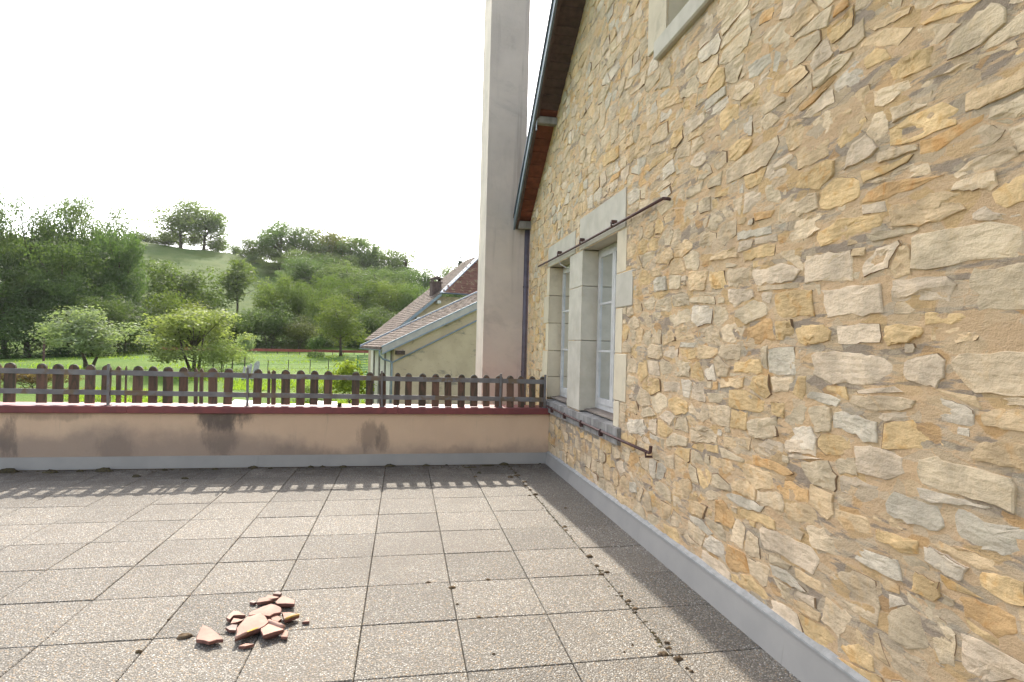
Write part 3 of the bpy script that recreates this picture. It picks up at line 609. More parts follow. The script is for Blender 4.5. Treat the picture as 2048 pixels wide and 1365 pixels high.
# ------------------------------------------------------------------ geometry helpers
ORG = {}
def tag(o, label=None, cat=None, group=None, kind=None):
    if label: o['label'] = label
    if cat: o['category'] = cat
    if group: o['group'] = group
    if kind: o['kind'] = kind
    return o
def empty(name, loc, label=None, cat=None, group=None, rz=0.0):
    o = bpy.data.objects.new(name, None); o.empty_display_size = 0.1; COL.objects.link(o)
    o.location = loc; o.rotation_euler = (0, 0, rz); ORG[o] = Vector(loc)
    return tag(o, label, cat, group)
class MB:
    def __init__(self): self.v = []; self.f = []; self.mi = []
    def add(self, vs, fs, mi=0):
        b = len(self.v); self.v += [tuple(p) for p in vs]; self.f += [tuple(i + b for i in f) for f in fs]; self.mi += [mi] * len(fs); return self
    def box(self, x0, x1, y0, y1, z0, z1, mi=0, bev=0.0):
        if bev:
            b = bev; vs = []
            for (z, i) in ((z0, b), (z0 + b, 0), (z1 - b, 0), (z1, b)):
                vs += [(x0 + i, y0 + i, z), (x1 - i, y0 + i, z), (x1 - i, y1 - i, z), (x0 + i, y1 - i, z)]
            fs = [(3, 2, 1, 0), (12, 13, 14, 15)]
            for l in range(3):
                for k in range(4):
                    a, c = l * 4 + k, l * 4 + (k + 1) % 4; fs.append((a, c, c + 4, a + 4))
            return self.add(vs, fs, mi)
        return self.add([(x0, y0, z0), (x1, y0, z0), (x1, y1, z0), (x0, y1, z0), (x0, y0, z1), (x1, y0, z1), (x1, y1, z1), (x0, y1, z1)],
                        [(3, 2, 1, 0), (4, 5, 6, 7), (0, 1, 5, 4), (1, 2, 6, 5), (2, 3, 7, 6), (3, 0, 4, 7)], mi)
    def hexa(self, p, mi=0):   # 8 points: bottom ring then top ring
        return self.add(p, [(3, 2, 1, 0), (4, 5, 6, 7), (0, 1, 5, 4), (1, 2, 6, 5), (2, 3, 7, 6), (3, 0, 4, 7)], mi)
    def prism(self, poly, ext, mi=0):   # poly: 3D loop, ext: vector
        n = len(poly); e = Vector(ext); a = [Vector(p) for p in poly]; vs = a + [p + e for p in a]
        fs = [tuple(range(n))[::-1], tuple(range(n, 2 * n))] + [(i, (i + 1) % n, (i + 1) % n + n, i + n) for i in range(n)]
        return self.add(vs, fs, mi)
    def tube(self, pts, r, n=8, mi=0, cap=True):
        pts = [Vector(p) for p in pts]; rs = r if hasattr(r, '__len__') else [r] * len(pts); vs = []; fs = []
        ref = None
        for i, p in enumerate(pts):
            d = (pts[min(i + 1, len(pts) - 1)] - pts[max(i - 1, 0)]).normalized()
            if ref is None: ref = d.orthogonal().normalized()
            ref = (ref - d * ref.dot(d)).normalized(); q = d.cross(ref)
            for k in range(n):
                a = 2 * math.pi * k / n; vs.append(p + (ref * math.cos(a) + q * math.sin(a)) * rs[i])
        for i in range(len(pts) - 1):
            for k in range(n): fs.append((i * n + k, i * n + (k + 1) % n, (i + 1) * n + (k + 1) % n, (i + 1) * n + k))
        if cap: fs += [tuple(range(n))[::-1], tuple(range((len(pts) - 1) * n, len(pts) * n))]
        return self.add(vs, fs, mi)
    def build(self, name, mat, parent=None, smooth=False, off=True):
        me = bpy.data.meshes.new(name)
        base = Vector((0, 0, 0))
        if parent is not None and off: base = ORG.get(parent, base)
        me.from_pydata([(v[0] - base[0], v[1] - base[1], v[2] - base[2]) for v in self.v], [], self.f)
        for m in (mat if isinstance(mat, (list, tuple)) else [mat]): me.materials.append(MAT[m])
        if isinstance(mat, (list, tuple)): me.polygons.foreach_set('material_index', self.mi)
        if smooth: me.polygons.foreach_set('use_smooth', [True] * len(me.polygons))
        me.update()
        o = bpy.data.objects.new(name, me); COL.objects.link(o)
        if parent is not None: o.parent = parent; ORG[o] = base if off else Vector((0, 0, 0))
        else: ORG[o] = Vector((0, 0, 0))
        return o
def B(name, mat, parent, x0, x1, y0, y1, z0, z1, bev=0.0, **k): return MB().box(x0, x1, y0, y1, z0, z1, bev=bev).build(name, mat, parent, **k)
def np_mesh(name, V, F, mat, parent=None, smooth=False):
    V = np.asarray(V, np.float32); F = np.asarray(F, np.int32); me = bpy.data.meshes.new(name)
    me.vertices.add(len(V)); me.vertices.foreach_set('co', V.ravel())
    k = F.shape[1]; me.loops.add(F.size); me.loops.foreach_set('vertex_index', F.ravel())
    me.polygons.add(len(F)); me.polygons.foreach_set('loop_start', np.arange(0, F.size, k, dtype=np.int32))
    if smooth: me.polygons.foreach_set('use_smooth', np.ones(len(F), bool))
    me.materials.append(MAT[mat]); me.update(calc_edges=True); me.validate()
    o = bpy.data.objects.new(name, me); COL.objects.link(o)
    if parent is not None: o.parent = parent
    return o
def copy_tree(o, parent=None):
    c = o.copy(); COL.objects.link(c)
    if parent is not None: c.parent = parent
    for ch in list(o.children): copy_tree(ch, c)
    return c

# ------------------------------------------------------------------ terrain
def lerp(x, xs, ys): return float(np.interp(x, xs, ys))
def ground_h(x, y):
    far = lerp(x, (-120, -60, -38, -15, 30), (-2.6, -2.0, -.6, 0.0, .3))
    base = -3.0 if y < 36 else -3.0 + (far + 3.0) * min(1.0, (y - 36) / 64.0)
    if y > 102:
        crest = lerp(x, (-260, -136, -95, -77, -53, -31, -9, 8, 23, 60, 200), (30, 33.2, 34.6, 33.4, 30.2, 26.0, 20, 14, 11, 9, 8))
        t = min(1.0, (y - 102) / 112.0); s = t * t * (3 - 2 * t) * .55 + t * .45
        base = base + (crest - base) * s
        if y > 214: base -= min(6.0, (y - 214) * .04)
    return base
xs = np.concatenate([np.linspace(-900, -180, 14), np.linspace(-170, 110, 113), np.linspace(120, 900, 16)])
ys = np.concatenate([np.linspace(-300, -20, 8), np.linspace(-12, 260, 125), np.linspace(270, 1500, 14)])
V = []; F = []
for j, y in enumerate(ys):
    for i, x in enumerate(xs):
        z = ground_h(x, y)
        if y > 30: z += 0.25 * mnoise.fractal(Vector((x * .06, y * .06, 0)), 1.0, 2.0, 3) * min(1, (y - 30) / 40) * (1 + 2 * (y > 110))
        V.append((x, y, z))
nx = len(xs)
for j in range(len(ys) - 1):
    for i in range(nx - 1): F.append((j * nx + i, j * nx + i + 1, (j + 1) * nx + i + 1, (j + 1) * nx + i))
tag(np_mesh('meadow_ground', V, F, 'grass', smooth=True), kind='structure')

# ------------------------------------------------------------------ terrace
terr = empty('terrace', (0, 0, 0)); terr['kind'] = 'structure'
MB().box(-9.0, 2.2, -9.0, 1.54, -3.3, -0.045).build('terrace_base', 'joint_dirt', terr)
slab_me = None
def slab_mesh(sx0, sx1, sy0, sy1):
    return MB().box(sx0, sx1, sy0, sy1, -0.04, 0.0, bev=0.004)
first = None
for i in range(-18, 4):
    for j in range(-12, 4):
        x0, y0 = i * .5, j * .5 - .5
        if x0 < -6.1: continue
        x1 = min(x0 + .5, 2.02); y1 = y0 + .5
        full = abs(x1 - x0 - .5) < 1e-6
        if first is None or not full:
            o = slab_mesh(-.248, x1 - x0 - .252, -.248, .248).build('paving_slab', 'slab', terr)
            if full: first = o
        else:
            o = first.copy(); COL.objects.link(o)
        o.location = (x0 + .25, y0 + .25, random.uniform(-.0015, .0015))
        o.rotation_euler = (random.gauss(0, .0018), random.gauss(0, .0018), random.gauss(0, .002))
# thin last row of slabs against the parapet is the joint gutter
MB().box(-9.0, 2.02, 1.503, 1.54, -.04, -.006).build('gutter_strip', 'joint_dirt', terr)

# ------------------------------------------------------------------ parapet
par = empty('parapet_wall', (-1.0, 1.6, 0), 'low pinkish rendered parapet with dark mould stains and a red coping at the end of the terrace', 'wall')
B('wall', 'render_pink', par, -9.0, 2.045, 1.56, 1.86, -.3, .625)
for a, b in ((-9.0, -5.9), (-5.9, -2.85), (-2.85, .12), (.12, 2.03)):
    MB().box(a + .0015, b - .0015, 1.505, 1.93, .626, .705, bev=.006).build('coping', 'cap_red', par)
for a, b in ((-9, -4.45), (-4.45, -1.46), (-1.46, .36), (.36, 2.008)):
    MB().hexa([(a + .001, 1.534, .0), (b - .001, 1.534, .0), (b - .001, 1.559, .0), (a + .001, 1.559, .0), (a + .001, 1.546, .136), (b - .001, 1.546, .136), (b - .001, 1.559, .136), (a + .001, 1.559, .136)]).build('flashing', 'plaster_flash', par)

# ------------------------------------------------------------------ picket fence on the parapet
fen = empty('picket_fence', (-1.0, 1.62, .706), 'low weathered fence of round-topped brown pickets on two grey metal rails above the parapet', 'fence')
def rail(zl, zr, h):
    mb = MB(); n = 24; xsr = np.linspace(-6.6, 1.985, n); vs = []; fs = []
    for i, x in enumerate(xsr):
        z = zl + (zr - zl) * (x + 4.17) / 6.16 + random.gauss(0, .0012); y = 1.604 + random.gauss(0, .0012)
        vs += [(x, y, z - h), (x, y + .012, z - h), (x, y + .012, z), (x, y, z)]
    for i in range(n - 1):
        for k in range(4): fs.append((i * 4 + k, (i + 1) * 4 + k, (i + 1) * 4 + (k + 1) % 4, i * 4 + (k + 1) % 4))
    fs += [(0, 1, 2, 3), ((n - 1) * 4 + 3, (n - 1) * 4 + 2, (n - 1) * 4 + 1, (n - 1) * 4)]
    return mb.add(vs, fs).build('rail', 'rail_metal', fen)
rail(1.108, 1.066, .058); rail(.884, .834, .056)
for i, x in enumerate((-6.0, -4.55, -3.083, -1.615, -.08, 1.396, 1.974)):
    zt = 1.172 - (x + 3.1) * .0085; lean = random.uniform(-.012, .004)
    mb = MB().hexa([(x - .012 - lean, 1.578, .7), (x + .012 - lean, 1.578, .7), (x + .012 - lean, 1.602, .7), (x - .012 - lean, 1.602, .7), (x - .012, 1.578, zt), (x + .012, 1.578, zt), (x + .012, 1.602, zt), (x - .012, 1.602, zt)])
    p = mb.build('post', 'rail_metal', fen)
    MB().box(x - .03 - lean, x + .03 - lean, 1.562, 1.618, .7055, .713).build('base_plate', 'rail_metal', p)
pk_list = [(-6.35 + .16 * q, -6.25 + .16 * q) for q in range(14)] + PICKETS
for (a, b) in pk_list:
    w = b - a; c = (a + b) / 2
    if w < .05: prof = [(-w / 2, 0), (w / 2, 0), (w / 2, .40 + random.uniform(-.03, .01)), (0, .425), (-w / 2, .40)]
    else: prof = [(-w / 2, 0), (w / 2, 0)] + [(w / 2 * math.cos(t), .385 + .042 * math.sin(t)) for t in np.linspace(0, math.pi, 9)]
    zb = .728 - (c + 3) * .004 + random.uniform(-.008, .006); tilt = random.gauss(0, .012); th = random.uniform(.02, .026)
    poly = [(c + px + tilt * pz, 1.618, zb + pz + (1.152 - zb - .424 - (c + 3.4) * .0105)) if pz > .1 else (c + px, 1.618, zb) for px, pz in prof]
    o = MB().prism(poly, (0, th, 0)).build('picket', 'picket_wood', fen)
    if w > .05:
        zt = max(q[2] for q in poly); cx = sum(q[0] for q in poly[2:]) / (len(poly) - 2)
        mb = MB(); m = 7
        arc = [(cx + w / 2 * .98 * math.cos(t), zt - .042 + .046 * math.sin(t)) for t in np.linspace(.15, math.pi - .15, m)]
        vs = [(x_, 1.6165, z_ + .001) for x_, z_ in arc] + [(x_, 1.6195 + th, z_ + .001) for x_, z_ in arc] + [(x_, 1.6165, z_ - .006 - .012 * random.random()) for x_, z_ in arc]
        fs = [(i, i + 1, m + i + 1, m + i) for i in range(m - 1)] + [(2 * m + i, 2 * m + i + 1, i + 1, i) for i in range(m - 1)]
        mb.add(vs, fs).build('lichen_crust', 'lichen_top', o)

# ------------------------------------------------------------------ stone house
WX = 2.03
house = empty('stone_house', (2.6, -1.0, 0), 'old house with a rubble stone gable wall and double window beside the terrace', 'house')
HOLES = [(-.735, .27, .80, 2.53), (.745, 1.695, .80, 2.53), (-2.75, -1.66, 3.83, 5.1)]     # y0,y1,z0,z1
BLOCK = HOLES + [(-.735, 1.70, .55, .83), (.265, .745, .8, 2.53)]
def roof_z(y): return 3.36 + .715 * (3.05 - y) if y > -2.2 else 3.36 + .715 * 5.25 - .715 * (-2.2 - y)
# mortar bed with its own relief
gy = np.unique(np.round(np.concatenate([np.arange(-4.7, 3.0, .028), [3.0] + [h for H in HOLES for h in H[:2]]]), 4))
gz = np.unique(np.round(np.concatenate([np.arange(-.1, 5.6, .028)] + [[h for H in HOLES for h in H[2:]]]), 4))
VV = np.zeros((len(gz), len(gy), 3), np.float32)
for j, z in enumerate(gz):
    for i, y in enumerate(gy):
        d = .0050 * mnoise.fractal(Vector((y * 3.2, z * 4.5, 1.7)), .9, 2.1, 3) + 0.0045 * mnoise.noise(Vector((y * 17, z * 22, 5)))
        VV[j, i] = (WX - .0005 + d, y, z)
idx = np.arange(len(gz) * len(gy)).reshape(len(gz), len(gy))
FQ = []
for j in range(len(gz) - 1):
    for i in range(len(gy) - 1):
        cy, cz = (gy[i] + gy[i + 1]) / 2, (gz[j] + gz[j + 1]) / 2
        if any(h[0] < cy < h[1] and h[2] < cz < h[3] for h in HOLES): continue
        if cz > roof_z(cy) + .05: continue
        FQ.append((idx[j, i], idx[j, i + 1], idx[j + 1, i + 1], idx[j + 1, i]))
mo = np_mesh('mortar_bed', VV.reshape(-1, 3) - np.array(ORG[house], np.float32), FQ, 'mortar', house, smooth=True)
# the rest of the building's shell
mb = MB()
mb.add([(WX, -4.68, -3.3), (WX, -9, -3.3), (WX, -9, roof_z(-9)), (WX, -4.68, roof_z(-4.68))], [(0, 1, 2, 3)])
mb.add([(WX, 3.0, -3.3), (9, 3.0, -3.3), (9, 3.0, 3.4), (WX, 3.0, 3.4)], [(0, 1, 2, 3)])
mb.add([(WX, 3.0, -3.3), (WX, -4.7, -3.3), (WX, -4.7, -.09), (WX, 3.0, -.09)], [(0, 1, 2, 3)])
mb.add([(WX, -9, -3.3), (9, -9, -3.3), (9, -9, 2.0), (WX, -9, roof_z(-9))], [(0, 1, 2, 3)])
ylist = [2.95, 1.5, .38, -2.2, -4.6]
mb.add([(WX, 2.9, 3.4)] + [(WX, y, 5.55) for y in (.3, -4.69)] + [(WX, y, roof_z(y)) for y in (-4.69, -2.2, -.02)], [(1, 2, 3, 4, 5)])
mb.build('wall', 'mortar', house)
# room behind the windows
mb = MB(); mb.add([(2.9, -3.2, .2), (2.9, 2.6, .2), (2.9, 2.6, 5.4), (2.9, -3.2, 5.4), (2.35, -3.2, .2), (2.35, 2.6, .2), (2.35, 2.6, 5.4), (2.35, -3.2, 5.4)], [(0, 1, 2, 3), (0, 1, 5, 4), (3, 2, 6, 7), (0, 3, 7, 4), (1, 2, 6, 5)])
mb.build('room', 'dark_room', house)

# ---- rubble stones: traced ones first, the gaps filled with coursed rubble
def area_c(P):
    a = cx = cy = 0
    for (x0, y0), (x1, y1) in zip(P, P[1:] + P[:1]):
        k = x0 * y1 - x1 * y0; a += k; cx += (x0 + x1) * k; cy += (y0 + y1) * k
    a /= 2
    return (abs(a), (cx / (6 * a), cy / (6 * a))) if abs(a) > 1e-9 else (0, P[0])
def ccw(P):
    s = sum(x0 * y1 - x1 * y0 for (x0, y0), (x1, y1) in zip(P, P[1:] + P[:1])); return P if s > 0 else P[::-1]
def clip(P, nx_, ny_, d):
    out = []
    for (x0, y0), (x1, y1) in zip(P, P[1:] + P[:1]):
        a, b = nx_ * x0 + ny_ * y0 - d, nx_ * x1 + ny_ * y1 - d
        if a <= 0: out.append((x0, y0))
        if (a < 0 < b) or (b < 0 < a):
            t = a / (a - b); out.append((x0 + (x1 - x0) * t, y0 + (y1 - y0) * t))
    return out
def hull(P):
    P = sorted(set(P))
    def half(P):
        h = []
        for q in P:
            while len(h) > 1 and (h[-1][0] - h[-2][0]) * (q[1] - h[-2][1]) - (h[-1][1] - h[-2][1]) * (q[0] - h[-2][0]) <= 0: h.pop()
            h.append(q)
        return h[:-1]
    return half(P) + half(P[::-1])
def rect(y0, y1, z0, z1): return [(y0, z0), (y1, z0), (y1, z1), (y0, z1)]
QUOIN_R = [(-.96, 2.15, 2.53), (-1.12, 1.845, 2.15), (-.90, 1.445, 1.845), (-1.02, 1.03, 1.445), (-.87, .665, 1.03)]   # y far edge, z0, z1 (right jamb)
QUOIN_L = [(1.83, 2.16, 2.53), (1.96, 1.80, 2.16), (1.84, 1.44, 1.80), (1.97, 1.10, 1.44), (1.85, .83, 1.10)]
LINT = [(.55, 1.78, 2.535, 2.80), (-.935, .39, 2.535, 2.885)]
UPJ = (-1.655, -1.33, 3.80, 5.0); UPS = (-2.9, -1.52, 3.68, 3.83)
solid = [rect(-.92, 1.72, .63, .835), rect(.26, .75, .83, 2.53)] + [rect(y, -.73, a, b) for y, a, b in QUOIN_R] + [rect(1.69, y, a, b) for y, a, b in QUOIN_L] + [rect(*l) for l in LINT] + [rect(*UPJ), rect(*UPS)] + [rect(h[0], h[1], h[2], h[3]) for h in HOLES]
traced = [(c, ccw(P)) for c, P in TRACED]
obst = [hull(P) for c, P in traced] + [ccw(s) for s in solid]
bbs = [(min(p[0] for p in P), max(p[0] for p in P), min(p[1] for p in P), max(p[1] for p in P)) for P in obst]
def vis_top(y): return min(roof_z(y) - .02, lerp(y, (-4.3, -3.3, -2.3, -1.5, .4), (2.9, 3.4, 4.1, 4.6, 5.5)))
seeds = []; z = .16; row = 0
SQ = 1.9
while z < 5.4:
    hrow = random.uniform(.085, .15); y = -4.65 + random.uniform(0, .2)
    while y < 3.0:
        w = random.choice([.12, .16, .2, .24, .3, .38]) * random.uniform(.8, 1.2)
        if z < vis_top(y) + .1: seeds.append((y + w / 2, z + hrow / 2 + random.gauss(0, .012) + .03 * mnoise.noise(Vector((y * 1.5, z * 2, 0)))))
        y += w
    z += hrow; row += 1
sd = np.array(seeds); sds = sd * np.array([1, SQ])
cells = []
for k in range(len(sd)):
    y0, z0 = seeds[k]
    if any(b[0] < y0 < b[1] and b[2] < z0 < b[3] and all((P[(i + 1) % len(P)][0] - P[i][0]) * (z0 - P[i][1]) - (P[(i + 1) % len(P)][1] - P[i][1]) * (y0 - P[i][0]) > 0 for i in range(len(P))) for P, b in zip(obst, bbs)): continue
    d2 = ((sds - sds[k]) ** 2).sum(1); near = np.argsort(d2)[1:15]
    P = rect(y0 - .35, y0 + .35, z0 - .2, z0 + .2)
    g = random.uniform(.003, .012)
    for q in near:
        nyv, nzv = sds[q] - sds[k]; mid = (sds[q] + sds[k]) / 2
        a, b = nyv, nzv * SQ; L = math.hypot(a, b); d = nyv * mid[0] + nzv * mid[1]
        P = clip(P, a / L, b / L, d / L - g)
        if len(P) < 3: break
    if len(P) < 3: continue
    P = clip(P, 1, 0, 2.985 + random.uniform(-.03, .0)); P = clip(P, 0, -1, -.155) if len(P) > 2 else P
    if len(P) < 3: continue
    # keep under the roof
    P = clip(P, .715 / 1.229, 1 / 1.229, (3.36 + .715 * 3.05) / 1.229 - .01)
    bb = None
    for O, b in zip(obst, bbs):
        if len(P) < 3: break
        ys_ = [p[0] for p in P]; zs_ = [p[1] for p in P]
        m = .009
        if max(ys_) < b[0] - m or min(ys_) > b[1] + m or max(zs_) < b[2] - m or min(zs_) > b[3] + m: continue
        best, ba = None, 0
        for i in range(len(O)):
            (x0, y0_), (x1, y1_) = O[i], O[(i + 1) % len(O)]
            nx_, ny_ = (y1_ - y0_), -(x1 - x0); L = math.hypot(nx_, ny_)
            if L < 1e-6: continue
            nx_ /= L; ny_ /= L; dd = nx_ * x0 + ny_ * y0_
            Q = clip(P, -nx_, -ny_, -(dd + m))
            if len(Q) > 2:
                A = area_c(Q)[0]
                if A > ba: best, ba = Q, A
        P = best or []
    if len(P) < 3: continue
    A, c = area_c(P)
    w_, h_ = max(p[0] for p in P) - min(p[0] for p in P), max(p[1] for p in P) - min(p[1] for p in P)
    if A < .0011 or min(w_, h_) < .024: continue
    n_ = mnoise.noise(Vector((c[0] * .9, c[1] * .9, 8)))
    col = random.choices('pbguotwr', (12, 30, 20, 3, 16 + 6 * (c[1] < 2.2), 22, 6, 3))[0]
    if c[1] > 2.9: col = random.choices('pbgutwo', (14, 26, 26, 12, 12, 8, 6))[0]
    cells.append((col, ccw(P)))
# fill what is left with ever smaller flat stones (1 cm occupancy raster)
GY0, GZ0, GS = -4.7, .1, .01
occ = np.zeros((560, 775), bool)
def burn(P, grow):
    A, c = area_c(P)
    y0, y1 = min(p[0] for p in P) - grow, max(p[0] for p in P) + grow; z0, z1 = min(p[1] for p in P) - grow, max(p[1] for p in P) + grow
    i0, i1 = max(0, int((y0 - GY0) / GS)), min(occ.shape[1], int((y1 - GY0) / GS) + 2); j0, j1 = max(0, int((z0 - GZ0) / GS)), min(occ.shape[0], int((z1 - GZ0) / GS) + 2)
    if i1 <= i0 or j1 <= j0: return
    yy, zz = np.meshgrid(GY0 + np.arange(i0, i1) * GS, GZ0 + np.arange(j0, j1) * GS); ins = np.ones(yy.shape, bool); H = ccw(hull([(round(a, 5), round(b, 5)) for a, b in P]))
    for (a, b), (c_, d) in zip(H, H[1:] + H[:1]):
        L = math.hypot(c_ - a, d - b)
        if L > 1e-6: ins &= ((c_ - a) * (zz - b) - (d - b) * (yy - a)) / L > -grow
    occ[j0:j1, i0:i1] |= ins
for P in obst: burn(P, .006)
for c_, P in cells: burn(P, .004)
for w_, h_, tries in ((.30, .11, 9000), (.22, .10, 12000), (.16, .08, 18000), (.11, .065, 24000), (.08, .05, 30000), (.055, .04, 36000)):
    for _ in range(tries):
        w, h = w_ * random.uniform(.8, 1.2), h_ * random.uniform(.8, 1.2); y, z = random.uniform(-4.6, 2.9), .17 + random.random() ** 1.15 * 5.2
        if z + h > vis_top(y) or z + h > vis_top(y + w): continue
        i0, j0 = int((y - GY0) / GS), int((z - GZ0) / GS); i1, j1 = i0 + int(w / GS) + 1, j0 + int(h / GS) + 1
        if i1 > 769 or j1 > 555 or occ[j0:j1, i0:i1].any(): continue
        f = lambda: random.uniform(0, .22)
        P = [(y + w * f() * .5, z + h * f()), (y + w * (1 - f() * .5), z + h * f()), (y + w, z + h * random.uniform(.3, .7)), (y + w * (1 - f()), z + h * (1 - f() * .6)), (y + w * f(), z + h * (1 - f() * .6)), (y, z + h * random.uniform(.3, .7))]
        cells.append((random.choices('pbguotwr', (12, 26, 20, 3, 16, 22, 5, 6))[0], ccw(P))); occ[j0:j1, i0:i1] = True
def stone_geo(P, big, proud):
    """jagged outline, a rough cleft face and a bedded back; returns verts, faces"""
    A, c = area_c(P); per = sum(math.dist(a, b) for a, b in zip(P, P[1:] + P[:1]))
    n = 20 if big else 10
    pts = []; 
    L = 0; seg = per / n; i = 0; t = 0; cum = []
    acc = 0
    for a, b in zip(P, P[1:] + P[:1]): cum.append((acc, a, b)); acc += math.dist(a, b)
    for k in range(n):
        s = (k + random.uniform(.2, .8)) * seg if not big else (k + random.uniform(.3, .7)) * seg
        # snap to corners when near
        best = min(cum, key=lambda q: abs(q[0] - s))
        if abs(best[0] - s) < seg * .5: p = best[1]
        else:
            for (s0, a, b) in reversed(cum):
                if s >= s0: break
            u = (s - s0) / max(math.dist(a, b), 1e-6); p = (a[0] + (b[0] - a[0]) * u, a[1] + (b[1] - a[1]) * u)
        j = math.sqrt(A) * .018
        pts.append((p[0] + random.gauss(0, j) + (random.gauss(0, .002) if big else 0), p[1] + random.gauss(0, j) + (random.gauss(0, .002) if big else 0)))
    sz = math.sqrt(A)
    V_ = []; F_ = []
    tilt_y, tilt_z = random.gauss(0, .02), random.gauss(0, .02)
    so_ = random.uniform(0, 50); ra = random.uniform(.001, .0042); lg = random.choice((0, 0, .004, .007))
    def relief(a, b): return ra * (mnoise.noise(Vector((a * 14 + so_, b * 26, so_))) + .7 * mnoise.noise(Vector((a * 34, b * 60 + so_, so_)))) + lg * round(1.6 * mnoise.noise(Vector((a * 6 + so_, b * 17, so_ + 9))))
    def ring(f, depth, nz):
        for (y, z_) in pts:
            fy, fz = c[0] + (y - c[0]) * f, c[1] + (z_ - c[1]) * f
            dx = depth - ((y - c[0]) * tilt_y + (z_ - c[1]) * tilt_z) * f + (relief(fy, fz) if f < 1.01 else 0)
            V_.append((WX - dx, fy, fz))
    ring(1.02, -.03, 0); ring(1.0, proud * .4, 0)
    ring(.965 if big else .9, proud, 0)
    if big: ring(.78, proud + .001, 0); ring(.55, proud + .001, 0); ring(.28, proud + .001, 0)
    nr = len(V_) // n
    for r in range(nr - 1):
        for k in range(n): F_.append((r * n + k, r * n + (k + 1) % n, (r + 1) * n + (k + 1) % n, (r + 1) * n + k)[::-1])
    V_.append((WX - proud - .001 - relief(*c), c[0], c[1]))
    for k in range(n): F_.append(((nr - 1) * n + k, (nr - 1) * n + (k + 1) % n, len(V_) - 1)[::-1])
    return V_, F_
allst = []
for tr, lst in ((1, traced), (0, cells)):
    for c, P in lst:
        A, ce = area_c(P); dx, dy, dz = WX - .18, ce[0] + 5.62, ce[1] - 1.485
        d = math.sqrt(dx * dx + dy * dy + dz * dz); allst.append((A * (dx / d) / d / d * (1.6 if tr else 1), tr, c, P))
allst.sort(key=lambda q: -q[0])
small = MB(); keys = list(STONE)
for r, (s, tr, c, P) in enumerate(allst):
    big = r < 300
    pr = random.uniform(.002, .007) if tr else random.choice([0, .001, .003, .004, .006])
    V_, F_ = stone_geo(P, big, pr)
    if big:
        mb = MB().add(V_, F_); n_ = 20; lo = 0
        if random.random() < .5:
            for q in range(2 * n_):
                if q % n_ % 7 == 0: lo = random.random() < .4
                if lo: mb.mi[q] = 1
        mb.build('stone', [STONE[c], 'crack_dirt_shade'], house)
    else:
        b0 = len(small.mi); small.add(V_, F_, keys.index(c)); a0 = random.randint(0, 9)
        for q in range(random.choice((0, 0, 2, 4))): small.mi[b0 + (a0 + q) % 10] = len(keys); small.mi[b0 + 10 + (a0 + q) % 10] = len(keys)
tag(small.build('small_stones', [STONE[k] for k in keys] + ['crack_dirt_shade'], house), kind='stuff')

# ---- dressed stone round the windows
def block(name, mat, y0, y1, z0, z1, proud=.006, depth=.22, parent=house, bev=.006):
    return MB().box(WX - proud, WX + depth, min(y0, y1) + .0025, max(y0, y1) - .0025, z0 + .0025, z1 - .0025, bev=bev).build(name, mat, parent)
for i, (y, a, b) in enumerate(QUOIN_R): block('jamb_stone', 'dressed_stone' if i == 1 else 'dressed_stone_warm', y, -.735, a, b, .004 + .004 * (i % 2))
for i, (y, a, b) in enumerate(QUOIN_L): block('jamb_stone', 'dressed_stone_warm', 1.695, y, a, b, .004 + .004 * (i % 2))
for a, b in ((2.145, 2.53), (1.565, 2.145), (.815, 1.565)): block('mullion_stone', 'dressed_stone', .268, .747, a, b, .008, .2)
block('lintel', 'dressed_stone', *LINT[0], .008, .24); block('lintel', 'dressed_stone', *LINT[1], .010, .24)
for a, b in ((-.915, .26), (.26, 1.70)):
    MB().hexa([(WX - .03, a + .002, .655), (2.3, a + .002, .655), (2.3, b - .002, .655), (WX - .03, b - .002, .655), (WX - .034, a + .002, .80), (2.3, a + .002, .832), (2.3, b - .002, .832), (WX - .034, b - .002, .80)]).build('sill', 'sill_stone', house)
block('jamb_stone', 'dressed_stone_warm', *UPJ, .012, .25)
MB().box(WX - .045, 2.3, UPS[0], UPS[1], UPS[2], UPS[3], bev=.012).build('sill', 'dressed_stone', house)
block('jamb_stone', 'dressed_stone_warm', -3.05, -2.75, 3.83, 5.0, .012, .25)

